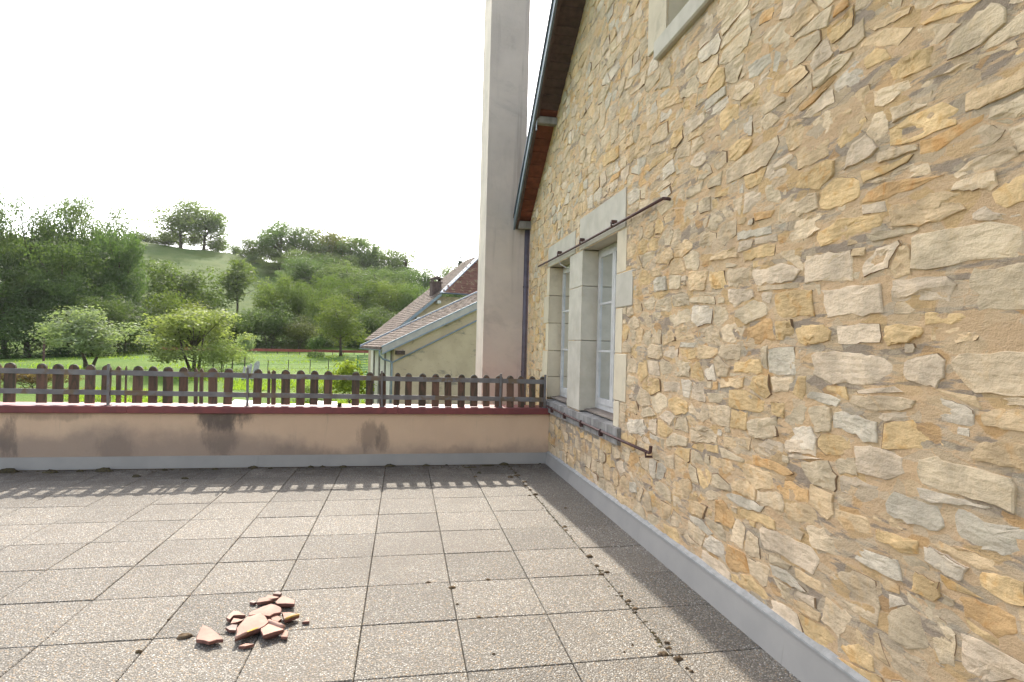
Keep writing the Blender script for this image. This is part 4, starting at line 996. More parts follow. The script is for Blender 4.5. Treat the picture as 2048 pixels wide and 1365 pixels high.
# ---- windows
def window(y0, y1, z0, z1, xf=2.2):
    """casement pair: frame, two sashes of three panes each"""
    w = empty('window', (xf, (y0 + y1) / 2, z0)); w.parent = house; w.location = w.location - ORG[house]
    mb = MB(); f = .045
    mb.box(xf, xf + .06, y0, y0 + f, z0, z1); mb.box(xf, xf + .06, y1 - f, y1, z0, z1); mb.box(xf + .001, xf + .06, y0 + f, y1 - f, z1 - f, z1); mb.box(xf + .001, xf + .06, y0 + f, y1 - f, z0, z0 + .05)
    mb.build('frame', 'white_paint', w)
    ym = (y0 + y1) / 2
    for a, b in ((y0 + f + .004, ym - .002), (ym + .002, y1 - f - .004)):
        s = MB(); sw = .042; za, zb = z0 + .054, z1 - f - .004
        s.box(xf - .012, xf + .03, a, a + sw, za, zb, bev=.004); s.box(xf - .012, xf + .03, b - sw, b, za, zb, bev=.004)
        s.box(xf - .010, xf + .03, a + sw, b - sw, zb - sw, zb); s.box(xf - .010, xf + .03, a + sw, b - sw, za, za + .06)
        s.build('sash', 'white_paint', w)
        hh = (zb - sw) - (za + .06)
        for k in (1, 2):
            zc = za + .06 + hh * k / 3; MB().box(xf - .008, xf + .024, a + sw, b - sw, zc - .011, zc + .011).build('glazing_bar', 'white_paint', w)
        for k in range(3):
            zc0 = za + .06 + hh * k / 3 + (.011 if k else 0); zc1 = za + .06 + hh * (k + 1) / 3 - (.011 if k < 2 else 0)
            MB().add([(xf + .004, a + sw - .004, zc0), (xf + .004, b - sw + .004, zc0), (xf + .004, b - sw + .004, zc1), (xf + .004, a + sw - .004, zc1)], [(0, 1, 2, 3)]).build('pane', 'glass', w)
    n = 40; vs = []; 
    for i in range(n + 1):
        y = y0 + f + (y1 - y0 - 2 * f) * i / n; dx = .012 * math.sin(i * 1.7) + .006 * math.sin(i * .6)
        vs += [(xf + .085 + dx, y, z0 + .05), (xf + .085 + dx, y, z1 - .05)]
    MB().add(vs, [(2 * i, 2 * i + 2, 2 * i + 3, 2 * i + 1) for i in range(n)]).build('curtain', 'curtain', w, smooth=True)
    MB().hexa([(WX + .05, y0, .826), (xf + .02, y0, .834), (xf + .02, y1, .834), (WX + .05, y1, .826), (WX + .05, y0, .838), (xf + .02, y0, z0), (xf + .02, y1, z0), (WX + .05, y1, .838)]).build('wooden_sill', 'weathered_wood', w)
    return w
window(-.735, .268, .855, 2.53); window(.747, 1.695, .855, 2.53); window(-2.75, -1.655, 3.84, 5.1)
MB().tube([(2.02, 1.34, 2.66), (2.018, 1.30, 2.60), (2.035, 1.2, 2.5), (2.07, 1.05, 2.44), (2.12, .9, 2.43)], .004, 5).build('cable', 'white_paint', house)
# ---- flashing along the wall foot
for a, b in ((-4.7, -3.15), (-3.15, -1.42), (-1.42, .52), (.52, 1.545)):
    MB().hexa([(1.985, a + .001, .0), (2.05, a + .001, .0), (2.05, b - .001, .0), (1.985, b - .001, .0), (2.008, a + .001, .155 - a * .004), (2.05, a + .001, .155 - a * .004), (2.05, b - .001, .145 - b * .012), (2.008, b - .001, .145 - b * .012)]).build('flashing', 'plaster_flash', house)
vs = []; n = 90
for i in range(n + 1):
    y = -4.7 + 6.24 * i / n; zt = .15 - y * .008; w_ = .012 + .012 * abs(mnoise.noise(Vector((y * 5, 3, 0))))
    vs += [(1.998, y, zt - .004), (1.999, y, zt + .006), (2.034, y, zt + .012 + w_), (2.04, y, zt + .004)]
fs = [(4 * i + k, 4 * i + 4 + k, 4 * i + 5 + k, 4 * i + 1 + k) for i in range(n) for k in range(3)]
MB().add(vs, fs).build('seal_strip', 'seal', house)

# ---- roof with its overhanging verge
def vx(y): return 1.80 - .038 * (3.05 - y)
S0, S1 = 3.12, -2.2
def strip(y0, y1, xa, xb, dz0, dz1, name, mat, parent=house):
    """slab following the slope between two y, xa/xb functions of y"""
    p = []
    for dz in (dz0, dz1):
        for (y, fx) in ((y0, xa), (y0, xb), (y1, xb), (y1, xa)): p.append((fx(y), y, roof_z(y) + dz))
    return MB().hexa(p).build(name, mat, parent)
strip(S0, S1, lambda y: vx(y) - .012, lambda y: vx(y) + .012, -.03, .15, 'verge_flashing', 'zinc')
strip(S0 - .12, S1, lambda y: vx(y) - .03, lambda y: vx(y) - .0125, .10, .155, 'verge_roll', 'zinc_dark')
strip(S0 - .05, S1, lambda y: vx(y) + .0125, lambda y: vx(y) + .05, -.06, .12, 'bargeboard', 'soffit_dark')
strip(S0 + .1, S1, lambda y: vx(y) - .02, lambda y: 9.0, .155, .20, 'roof', 'roof_tile_brown')
strip(S1, -9.3, lambda y: 1.58, lambda y: 9.0, .155, .20, 'roof', 'roof_tile_brown')
y = S0 - .02; k = 0
while y > -1.6:
    yn = y - .085
    strip(y - .004, yn + .004, lambda y_: vx(y_) + .052, lambda y_: WX + .12, .012 + .006 * (k % 2), .05, 'soffit_board', 'soffit_red' if y > 1.5 else 'soffit_dark'); y = yn; k += 1
strip(S0, S1, lambda y_: vx(y_) + .052, lambda y_: WX + .3, .055, .12, 'soffit_deck', 'soffit_dark')
def purlin(y):
    z = roof_z(y)
    MB().box(vx(y) + .03, WX + .2, y - .045, y + .045, z - .09, z + .005, bev=.01).build('purlin_end', 'sill_stone', house)
    MB().box(vx(y) + .022, vx(y) + .029, y - .02, y + .02, z - .17, z - .0).build('purlin_cap', 'zinc', house)
purlin(1.56)
MB().box(vx(3.0) + .05, WX + .2, 2.95, 3.06, roof_z(3.0) - .12, roof_z(3.0) - .0, bev=.01).build('corbel_stone', 'sill_stone', house)
MB().tube([(1.998, 3.05, 3.3), (1.997, 3.05, 1.5), (1.996, 3.05, -3.2)], .044, 12).build('downpipe', 'pipe_metal', house, smooth=True)
for z_ in (2.4, 1.1): MB().tube([(1.997, 3.05, z_ - .012), (1.997, 3.05, z_ + .012)], .050, 12).build('pipe_clip', 'pipe_metal', house)

# ---- iron bars on the wall
def bar(p0, p1, r, brackets, hook, label):
    t = empty('iron_bar', p0, label, 'iron bar', 'rusty iron bars fixed to the stone wall')
    MB().tube([p0] + [tuple(Vector(p0).lerp(Vector(p1), s) + Vector((0, 0, -.006 * math.sin(s * 3.1)))) for s in (.25, .5, .75)] + [p1], r, 8).build('rod', 'iron', t, smooth=True)
    for s in brackets:
        q = Vector(p0).lerp(Vector(p1), s); sg = 1 if hook > 0 else -1
        MB().tube([(WX + .03, q.y, q.z + sg * .045), (q.x - .012, q.y, q.z + sg * .045), (q.x - .016, q.y, q.z), (q.x, q.y, q.z - sg * .014)], .009, 6).build('bracket', 'iron', t)
        MB().box(q.x - .02, WX + .02, q.y - .018, q.y + .018, q.z + sg * .018, q.z + sg * .04, bev=.003).build('bracket', 'iron', t)
    e = Vector(p1)
    if hook > 0: MB().tube([e, e + Vector((.02, -.02, -.005)), (WX + .05, e.y - .03, e.z - .015)], .012, 6).build('end_hook', 'iron', t)
    else: MB().tube([e, e + Vector((-.003, -.03, .01)), e + Vector((-.003, -.04, .055))], .013, 8).build('end_hook', 'iron', t); MB().tube([(WX + .03, e.y + .03, e.z - .035), (e.x - .012, e.y + .03, e.z - .035), (e.x - .012, e.y + .03, e.z + .005)], .010, 6).build('bracket', 'iron', t)
bar((1.985, 2.17, 2.602), (1.985, -1.745, 2.576), .012, (.27, .50, .74), 1, 'upper rusty iron bar running across the lintels above the double window')
bar((1.985, 1.53, .735), (1.985, -1.60, .72), .0125, (.09, .27, .47, .66), -1, 'lower rusty iron bar with an upturned hooked end below the window sill')

# ------------------------------------------------------------------ rendered chimney beside the house
tag(B('chimney_stack', 'chimney_render', None, 1.362, 1.968, 3.12, 3.98, -3.3, 9.2, bev=.012), 'tall square pale rendered chimney stack rising beside the roof corner', 'chimney')

# ------------------------------------------------------------------ broken roof tiles on the terrace
FL = ['largest lone shard of a broken pink clay roof tile, lying left of the pile', 'big ribbed piece of clay roof tile with a yellow lichen streak, front of the pile', 'broad curved clay tile shard lying at the middle of the pile',
      'curved clay tile shard with a rounded rib, right front of the pile', 'small flat clay tile shard with a yellowish edge, right side of the pile', 'thick pink clay tile shard at the back right of the pile',
      'thin clay tile sliver at the very back of the pile', 'narrow reddish tile shard at the back left of the pile', 'small clay tile shard wedged right of the big ribbed piece', 'angular clay tile shard at the left edge of the pile',
      'dark edged tile chip tucked left behind the big ribbed piece', 'greyish tile lump at the front left of the pile', 'small upright tile chip right in front of the pile', 'tiny dark red tile chip lying apart to the right of the pile',
      'thin pale tile splinter lying in front of the pile', 'grey tile crumb at the back left of the pile', 'pale grey mortar crumb at the back of the pile', 'small round knob of broken tile on top of the big ribbed piece']
for i, (z0, P) in enumerate(FRAGS):
    P = ccw(P); A, c = area_c(P)
    # roughen the broken edge
    Q = []
    for a, b in zip(P, P[1:] + P[:1]):
        Q.append(a); L = math.dist(a, b)
        if L > .05:
            for t in ((.33, .66) if L > .1 else (.5,)): Q.append((a[0] + (b[0] - a[0]) * t + random.gauss(0, .003), a[1] + (b[1] - a[1]) * t + random.gauss(0, .003)))
    n = len(Q); th = .016 if A > .003 else .013
    ang = (.5, .2, 2.6, .6, .3, .2)[i % 6]; ca, sa = math.cos(ang), math.sin(ang)
    span = max(math.dist(c, q) for q in Q); tx, ty = random.uniform(-.12, .12), random.uniform(-.1, .15)
    z0 *= .45
    def top(x, y):
        u = ((x - c[0]) * ca + (y - c[1]) * sa) / span
        return z0 + th + .016 * (1 - u * u) * (span / .12 if span < .12 else 1) + (x - c[0]) * tx * (z0 > .01) + (y - c[1]) * ty * (z0 > .01)
    V_ = []; F_ = []
    def ring(f, low):
        for x, y in Q:
            x_, y_ = c[0] + (x - c[0]) * f, c[1] + (y - c[1]) * f; zt = top(x_, y_); V_.append((x_, y_, .0015 if (low and f < .9) else max(.001, zt - (th if low else 0) - (0 if f < .99 else .002 * (not low)))))
    ring(.5, True); ring(.98, True); ring(1.0, False); ring(.96, False); ring(.5, False)
    for r in range(4):
        for k in range(n): F_.append((r * n + k, r * n + (k + 1) % n, (r + 1) * n + (k + 1) % n, (r + 1) * n + k))
    V_.append((c[0], c[1], top(*c))); V_.append((c[0], c[1], .001))
    for k in range(n): F_.append((4 * n + k, 4 * n + (k + 1) % n, 5 * n)); F_.append(((k + 1) % n, k, 5 * n + 1))
    mb = MB().add(V_, F_)
    for q in range(3 * n): mb.mi[q] = 1
    o = mb.build('tile_fragment', ['terracotta_pale' if i in (11, 15, 16) else 'terracotta', 'terracotta_edge'], None)
    tag(o, FL[i], 'tile shard', 'broken clay roof tile pieces lying on the terrace')
    def rib(pa, pb, r, mat, name):
        pts = [(pa[0] + (pb[0] - pa[0]) * t, pa[1] + (pb[1] - pa[1]) * t) for t in np.linspace(.04, .96, 6)]
        MB().tube([(x, y, top(x, y) + r * .3) for x, y in pts], r, 8).build(name, mat, o, smooth=True)
    if i == 1:
        rib(P[-2] if False else FRAGS[1][1][5], FRAGS[1][1][4], .008, 'terracotta', 'edge_rib'); 
        a, b = FRAGS[1][1][5], FRAGS[1][1][3]
        s = MB(); pts = [(a[0] + (b[0] - a[0]) * t + .01, a[1] + (b[1] - a[1]) * t + .018) for t in np.linspace(.12, .8, 8)]; vs = []
        for k, (x, y) in enumerate(pts): w_ = .006 + .004 * random.random(); vs += [(x - w_ * .3, y - w_, top(x, y - w_) + .0012), (x, y, top(x, y) + .0016), (x + w_ * .3, y + w_, top(x, y + w_) + .0012)]
        s.add(vs, [(3 * k + q, 3 * k + 3 + q, 3 * k + 4 + q, 3 * k + 1 + q) for k in range(7) for q in (0, 1)]).build('lichen_streak', 'lichen_yellow', o)
    if i == 3: rib(FRAGS[3][1][0], FRAGS[3][1][1], .011, 'terracotta', 'edge_rib')
    if i == 4: rib(FRAGS[4][1][3], FRAGS[4][1][2], .006, 'lichen_yellow', 'edge_rib')

# ------------------------------------------------------------------ moss
def lump(rx, ry, h, seed, n=12, m=5):
    V_ = []; F_ = []
    for j in range(m):
        a = (j / (m - 1)) * math.pi / 2 * .92
        for k in range(n):
            t = 2 * math.pi * k / n; r = math.cos(a); p = Vector((math.cos(t) * r, math.sin(t) * r, math.sin(a)))
            w = 1 + .38 * mnoise.noise(p * 1.9 + Vector((seed, seed * 2, 0))) + .2 * mnoise.noise(p * 5.0 + Vector((seed, 0, 3)))
            V_.append((p.x * rx * w, p.y * ry * w, max(-.004, p.z * h * w - .004)))
    for j in range(m - 1):
        for k in range(n): F_.append((j * n + k, j * n + (k + 1) % n, (j + 1) * n + (k + 1) % n, (j + 1) * n + k))
    F_.append(tuple(range((m - 1) * n, m * n)))
    return V_, F_
MLAB = {3: 'round greenish brown moss cushion on the slab joint beside the stone wall', 18: 'dark moss tuft', 14: None}
order = sorted(range(len(MOSS)), key=lambda i: -MOSS[i][2])
for i, (x, y, w) in enumerate(MOSS):
    near_par = y > .95; wall_line = x > 1.2 and not near_par
    r = w * .44; ry = min(r * (.5 if near_par else .75), .09)
    h = min(.042, .008 + r * .32) if not near_par else min(.07, .012 + r * .3)
    if i in (45, 46): h = .012; ry = .03
    V_, F_ = lump(r, ry, h, i * 3.7)
    o = MB().add([(a + x, b + min(y, 1.5 - ry * .6), c) for a, b, c in V_], F_).build('moss_clump', 'moss_dark' if near_par else 'moss', None, smooth=True)
    lab = {3: 'round greenish brown moss cushion in the slab joint halfway along the stone wall', 14: 'largest brown moss cushion in the near corner of slabs by the stone wall', 15: 'long flat moss pad just right of the largest brown moss cushion', 27: 'long low moss pad left of the lone tile shard',
           28: 'grey moss tuft on the joint left of the lone tile shard', 47: 'big green moss mound at the foot of the parapet, left part of the terrace', 48: 'wide green moss mound against the parapet at the left edge', 49: 'low wide moss patch against the parapet near the left edge',
           25: None}.get(i)
    if lab is None:
        if near_par: lab = 'small dark moss clump in the shade at the foot of the parapet'
        elif wall_line: lab = 'small brown moss clump on the slab joint running beside the stone wall'
        else: lab = 'small brown moss tuft on a joint in the middle of the sunlit slabs'
    tag(o, lab, 'moss', 'moss clumps growing on the terrace slabs')
o = MB().add([(a + .545, b + 1.577, c + .708) for a, b, c in lump(.03, .02, .05, 91)[0]], lump(.03, .02, .05, 91)[1]).build('moss_clump', 'moss_dark', None, smooth=True)
o.location.x = -1.11
tag(o, 'dark moss tuft sitting on the red coping below the gap in the pickets', 'moss', 'moss clumps growing on the terrace slabs')

def crumbs(name, mat, parent, spots, kind='stuff'):
    mb = MB()
    for q, (x, y, r) in enumerate(spots):
        V_, F_ = lump(r, r * random.uniform(.5, 1), r * .55, q * 1.3, 6, 3); mb.add([(a + x, b + y, c + .0005) for a, b, c in V_], F_)
    return tag(mb.build(name, mat, parent), kind=kind)
sp = []
for _ in range(420):
    y = random.uniform(-3.4, 1.45)
    if mnoise.noise(Vector((y * 2.3, 4, 0))) > -.15: sp.append((1.5 + random.gauss(0, .012), y, random.choice((.004, .006, .009, .013))))
for _ in range(700):
    i_, j_ = random.choice(range(-9, 4)), random.choice(range(-6, 4))
    if random.random() < .5: x, y = i_ * .5 + random.gauss(0, .006), random.uniform(-3.2, 1.4)
    else: x, y = random.uniform(-4.2, 1.9), j_ * .5 - .5 + random.gauss(0, .006)
    if mnoise.noise(Vector((x * 1.1, y * 1.1, 7))) > .02: sp.append((x, y, random.choice((.003, .005, .007))))
for _ in range(500): sp.append((random.uniform(-4.3, 1.9), 1.5 - abs(random.gauss(0, .11)), random.choice((.004, .007, .01, .014))))
crumbs('moss_crumbs', 'moss_dark', terr, sp)
o = crumbs('tile_crumbs', 'terracotta_edge', terr, [(random.gauss(-.56, .16), random.gauss(-2.46, .14), random.choice((.002, .003, .004, .006))) for _ in range(140)])

# ------------------------------------------------------------------ barns
TH = math.radians(15)
def tiles(P0, up, along, nu, nv, thick=.035, seed=1, skip=0.0, wu=None):
    """overlapping flat tiles, each a small raised slab"""
    rr = random.Random(seed); mb = MB(); up = Vector(up); al = Vector(along); nrm = al.cross(up).normalized()
    if nrm.z < 0: nrm = -nrm
    for i in range(nu):
        for j in range(nv):
            o = Vector(P0) + up * i + al * (j + (.5 if i % 2 else 0)); jt = rr.gauss(0, .006)
            a, b = o + nrm * (thick + rr.uniform(0, .022)), o + up * 1.25 + nrm * .006
            e = al * .485; sk = up * jt
            mb.add([a - e + sk, a + e + sk, b + e, b - e, o - e + sk, o + e + sk], [(0, 1, 2, 3), (4, 5, 1, 0), (1, 5, 2), (4, 0, 3)])
    return mb
def local(mb, name, mat, parent, **k): return mb.build(name, mat, parent, off=False, **k)
GB = -2.6
barn = empty('low_barn', (-1.002, 26.622, 0), 'low barn with stained ochre plaster gable, grey verge board and sloping brown tile roof', 'barn', rz=TH)
ft = lambda u: 1.29 + .497 * u; fb = lambda u: .885 + .495 * u
# gable wall with the roof line above, side wall
local(MB().prism([(.72, .30, GB), (9.5, .30, GB), (9.5, .30, fb(9.5) + .1), (.72, .30, fb(.72) + .1)], (0, .25, 0)), 'wall', 'barn_plaster', barn)
local(MB().box(.722, .9, .551, 6.3, GB, 1.15), 'wall', 'barn_white', barn)
for v in (.72, 2.2, 3.7, 5.2): local(MB().box(.66, .721, v - .12, v + .12, GB, 1.1), 'post', 'barn_post', barn)
local(MB().prism([(0, 0, fb(0)), (9.5, 0, fb(9.5)), (9.5, 0, ft(9.5)), (0, 0, ft(0))], (0, .05, 0)), 'verge_board', 'fascia_board', barn)
for z_, nm in ((ft, 'verge_cap'), (fb, 'verge_trim')):
    local(MB().prism([(-.02, -.015, z_(0) - .05), (9.5, -.015, z_(9.5) - .05), (9.5, -.015, z_(9.5) + .03), (-.02, -.015, z_(0) + .03)], (0, .08, 0)), nm, 'zinc', barn)
local(MB().prism([(-.1, .08, ft(-.1) - .12), (9.5, .08, ft(9.5) - .12), (9.5, .08, ft(9.5) - .04), (-.1, .08, ft(-.1) - .04)], (0, 5.6, 0)), 'roof', 'roof_tile_brown', barn)
ud = Vector((1, 0, .497)).normalized() * .27; nu = int(9.5 * 1.117 / .27)
tg = local(tiles((-.06, .22, ft(-.06) - .035), ud, (0, .24, 0), nu, 22, seed=3), 'roof_tiles', 'roof_tile_brown', barn); tag(tg, kind='stuff')
local(MB().prism([(-.1, 5.62, ft(-.1) - .1), (9.5, 5.62, ft(9.5) - .1), (9.5, 5.62, ft(9.5) + .08), (-.1, 5.62, ft(-.1) + .08)], (0, .12, 0)), 'verge_cap', 'zinc', barn)
g = MB(); n = 8; vs = []
for v in (-.05, 5.7):
    for k in range(n + 1):
        a = math.pi * k / n; vs.append((-.12 - .07 * math.cos(a), v, 1.13 - .08 * math.sin(a)))
g.add(vs, [(k, k + 1, k + 2 + n, k + 1 + n) for k in range(n)]); local(g, 'gutter', 'zinc', barn)
local(MB().tube([(-.12, .1, 1.06), (-.1, .12, .8), (.1, .16, .6), (.45, .22, .5), (.60, .24, .42), (.62, .24, .2), (.62, .24, GB)], .05, 8), 'downpipe', 'zinc', barn, smooth=True)
local(MB().tube([(.62, .23, .41), (3, .23, .41 + .508 * 2.38), (8, .23, .41 + .508 * 7.38)], .045, 8), 'sloping_pipe', 'zinc', barn, smooth=True)
local(MB().box(.8, 1.3, .06, .35, .86, 1.08), 'beam_end', 'barn_beam', barn)

big = empty('tall_barn', (-1.002, 26.622, 0), 'taller barn behind with steep brown tile roof, red tiled half hip and small chimney', 'barn', rz=TH)
V0 = 14.0; rz2 = lambda u: 2.92 + .845 * (u - 4.6)
local(MB().prism([(4.0, V0 + .5, GB), (16, V0 + .5, GB), (16, V0 + .5, 5.4), (8.0, V0 + .5, 5.5), (4.0, V0 + .5, rz2(4.0) - .35)], (0, .3, 0)), 'wall', 'barn_plaster', big)
local(MB().box(4.0, 4.3, V0 + .8, V0 + 9, GB, 2.0), 'wall', 'barn_plaster', big)
local(MB().prism([(3.2, V0, rz2(3.2) - .34), (8.05, V0, rz2(8.05) - .30), (8.05, V0, rz2(8.05) - .02), (3.2, V0, rz2(3.2) - .02)], (0, .06, 0)), 'verge_board', 'zinc', big)
RU, RV = 12.6, V0 + 3.2; RZ = rz2(RU)
L = 7.0
m = MB(); e = -.06
m.add([(3.2, V0 + .05, rz2(3.2) + e), (8.0, V0 + .05, rz2(8.0) + e), (RU, RV, RZ + e), (RU, V0 + L, RZ + e), (3.2, V0 + L, rz2(3.2) + e)], [(0, 1, 2, 3, 4)])
m.add([(RU, RV, RZ + e), (17.2, V0 + .05, rz2(8.0) + e), (22, V0 + .05, rz2(3.2) + e), (22, V0 + L, rz2(3.2) + e), (RU, V0 + L, RZ + e)], [(0, 1, 2, 3, 4)])
m.add([(8.0, V0 - .1, rz2(8.0) + e), (17.2, V0 - .1, rz2(8.0) + e), (RU, RV, RZ + e)], [(0, 1, 2)])
local(m, 'roof', 'roof_tile_brown', big)
ud = Vector((1, 0, .845)).normalized() * .30; mb = MB(); full = tiles((3.2, V0 + .15, rz2(3.2) - .02), ud, (0, .26, 0), int(9.4 * 1.309 / .30), 26, seed=5)
keep = MB(); 
for q in range(len(full.f) // 4):
    vs = full.v[q * 6:q * 6 + 6]; u_, v_ = sum(p[0] for p in vs) / 6, sum(p[1] for p in vs) / 6
    lim = V0 if u_ < 8 else V0 + (u_ - 8) / (RU - 8) * 3.2
    if v_ > lim + .1 and u_ < RU: keep.add(vs, [(0, 1, 2, 3), (4, 5, 1, 0), (1, 5, 2), (4, 0, 3)])
tag(local(keep, 'roof_tiles', 'roof_tile_brown', big), kind='stuff')
hip_up = (Vector((RU, RV, RZ)) - Vector((RU, V0 - .1, rz2(8.0)))); hl = hip_up.length; hup = hip_up / hl * .28; keep = MB()
full = tiles((8.0, V0 - .12, rz2(8.0) - .02), hup, (.24, 0, 0), int(hl / .28), 39, seed=6)
for q in range(len(full.f) // 4):
    vs = full.v[q * 6:q * 6 + 6]; u_, z_ = sum(p[0] for p in vs) / 6, sum(p[2] for p in vs) / 6; t = (z_ - rz2(8.0)) / (RZ - rz2(8.0))
    if 8.0 + 4.6 * t + .1 < u_ < 17.2 - 4.6 * t - .1: keep.add(vs, [(0, 1, 2, 3), (4, 5, 1, 0), (1, 5, 2), (4, 0, 3)])
tag(local(keep, 'hip_tiles', 'roof_tile_red', big), kind='stuff')
hipd = (Vector((RU, RV, RZ)) - Vector((8.0, V0, rz2(8.0))))
local(MB().prism([(7.86, V0 - .1, rz2(7.9) + .0), (8.16, V0 - .16, rz2(7.9) + .06), (8.16, V0 - .1, rz2(7.9) + .14), (7.86, V0 + .05, rz2(7.9) + .1)], hipd), 'hip_flashing', 'zinc', big)
local(MB().tube([(7.95, V0 - .2, rz2(8.0) - .08), (17.2, V0 - .2, rz2(8.0) - .06)], .06, 8), 'gutter', 'zinc_dark', big)
for u_ in (5.9, 7.6): local(MB().box(u_ + .05, u_ + .35, V0 - .05, V0 + .5, rz2(u_) - .62, rz2(u_) - .36, bev=.03), 'purlin_end', 'white_paint', big)
ch = local(MB().box(7.75, 8.55, V0 + 1.7, V0 + 2.5, 5.0, 6.75), 'chimney', 'brick_dark', big)
local(MB().box(7.68, 8.62, V0 + 1.63, V0 + 2.57, 6.75, 6.84), 'chimney_ledge', 'brick_dark', ch)
for u_ in (7.78, 8.42): local(MB().box(u_, u_ + .1, V0 + 1.75, V0 + 2.45, 6.84, 7.08), 'cowl_brick', 'brick_dark', ch)
local(MB().prism([(7.66, V0 + 1.63, 7.08), (8.64, V0 + 1.63, 7.08), (8.15, V0 + 1.63, 7.34)], (0, .94, 0)), 'cowl', 'brick_dark', ch)

# ------------------------------------------------------------------ meadow fences, hens, garden things
def gz_(x, y): return ground_h(x, y)
def at_u(x0, x1, n): return [x0 + (x1 - x0) * i / (n - 1) for i in range(n)]
rr_ = empty('red_barrier', (-25, 90, gz_(-25, 90)), 'long thin red barrier rail with a wire below crossing the far side of the meadow', 'barrier')
x0, x1, yb = -35.5, -4.0, 88.0
zr = lambda x: 1.485 + (-.034 + .0021 * (x + 35) / 10) * 93.6 + 1.55
tops = [(x, zr(x)) for x in at_u(x0, x1, 22)]
zt = lambda x: lerp(x, (x0, x1), (0.0, .0))
RZ0 = {}
mb = MB()
def rail_z(x): return lerp(x, (-35.5, -4), (-.05, .12)) + .0
mb.hexa([(x0, yb, rail_z(x0) - .28), (x1, yb, rail_z(x1) - .28), (x1, yb + .08, rail_z(x1) - .28), (x0, yb + .08, rail_z(x0) - .28), (x0, yb, rail_z(x0) + .12), (x1, yb, rail_z(x1) + .12), (x1, yb + .08, rail_z(x1) + .12), (x0, yb + .08, rail_z(x0) + .12)])
mb.build('rail', 'red_rail', rr_)
for x in at_u(x0 + .3, x1 - .3, 20): MB().box(x - .04, x + .04, yb + .085, yb + .16, gz_(x, yb) - .3, rail_z(x) + .05).build('post', 'post_wood', rr_)
MB().tube([(x, yb + .12, rail_z(x) - .95) for x in at_u(x0, x1, 12)], .03, 5).build('wire', 'post_wood', rr_)
pf = empty('wire_fence', (-15, 62, gz_(-15, 62)), 'sagging wire fence on thin dark wooden posts across the middle of the meadow', 'fence')
FP = [(-23.5, 66), (-22.3, 63), (-19.6, 60), (-18.2, 58), (-16.9, 57), (-15.6, 56.5), (-13.6, 57.5), (-11.7, 58), (-9.6, 58.5), (-7.8, 59), (-6.1, 59.5), (-4.6, 60)]
for k, (x, y) in enumerate(FP): MB().tube([(x, y, gz_(x, y) - .3), (x + .03, y, gz_(x, y) + (1.75 if k < 6 else 1.45))], .065 if k < 6 else .045, 6).build('post', 'post_wood', pf)
for hgt in (.5, .95, 1.35): MB().tube([(x, y, gz_(x, y) + hgt) for x, y in FP], .010, 4).build('wire', 'post_wood', pf)
gt = empty('mesh_gate', (-4.3, 60, gz_(-4.3, 60)), 'small green wire mesh panel standing open beside the low barn', 'gate')
x, y = -4.5, 56.0; z = gz_(x, y)
for px in (0, 2.1): MB().tube([(x + px, y + px * .2, z - .3), (x + px, y + px * .2, z + 2.2 + px * .12)], .07, 6).build('post', 'green_mesh', gt)
for q in range(12): MB().box(x + .12, x + 2.0, y + .1, y + .12, z + .2 + q * .17, z + .27 + q * .17).build('mesh_wire', 'green_mesh', gt)
pole = tag(MB().tube([(-43.0, 74, gz_(-43, 74) - .3), (-43.0, 74, gz_(-43, 74) + 2.9)], .13, 8).build('rusty_pole', 'iron', None), 'thin rusty pole standing in the meadow left of the pale apple tree', 'pole')
bd = empty('board_stack', (-12.6, 50, gz_(-12.6, 50)), 'few grey weathered boards leaning upright together in the meadow', 'boards')
for k, (dx, h, ln) in enumerate(((0, 1.2, .1), (.28, 1.35, .16), (.56, 1.5, .1), (.8, 1.55, .26), (1.05, 1.7, .1), (1.25, 1.75, .05))):
    x, y = -14.6 + dx, 52.0; z = gz_(x, y)
    MB().hexa([(x - .11, y, z - .05), (x + .11, y, z - .05), (x + .11, y + .04, z - .05), (x - .11, y + .04, z - .05), (x - .11 + ln, y + .3, z + h), (x + .11 + ln, y + .3, z + h - .1), (x + .11 + ln, y + .34, z + h - .1), (x - .11 + ln, y + .34, z + h)]).build('board', 'grey_plank', bd)
def hen(x, y, mat, label, face):
    z = gz_(x, y); t = empty('hen', (x, y, z), label, 'hen', 'hens walking in the meadow', rz=face)
    S = 1.15
    prof = [(-.24, .34, .02), (-.17, .30, .075), (-.06, .245, .115), (.06, .25, .105), (.13, .31, .07), (.165, .39, .045), (.185, .44, .04), (.21, .455, .02), (.245, .45, .004)]
    local(MB().tube([(a * S, 0, b * S) for a, b, r in prof], [r * S for a, b, r in prof], 10), 'body', mat, t, smooth=True)
    local(MB().prism([(.17 * S, -.006, .47 * S), (.23 * S, -.006, .465 * S), (.22 * S, -.006, .51 * S), (.195 * S, -.006, .495 * S), (.18 * S, -.006, .52 * S)], (0, .012, 0)), 'comb', 'comb_red', t)
    for s in (-.045, .045): local(MB().tube([(0, s, .17 * S), (.01, s, .06 * S), (0, s, 0), (.06, s, .0)], .011, 5), 'leg', 'lichen_yellow', t)
    local(MB().prism([(-.2 * S, -.01, .30 * S), (-.33 * S, -.01, .46 * S), (-.25 * S, -.01, .47 * S), (-.14 * S, -.01, .33 * S)], (0, .02, 0)), 'tail', mat, t)
hen(-8.5, 55, 'hen_brown', 'red brown hen standing in the meadow near the green mesh panel', 1.3)
hen(-24.3, 78, 'hen_black', 'black hen walking alone in the middle of the bright meadow', 2.9)
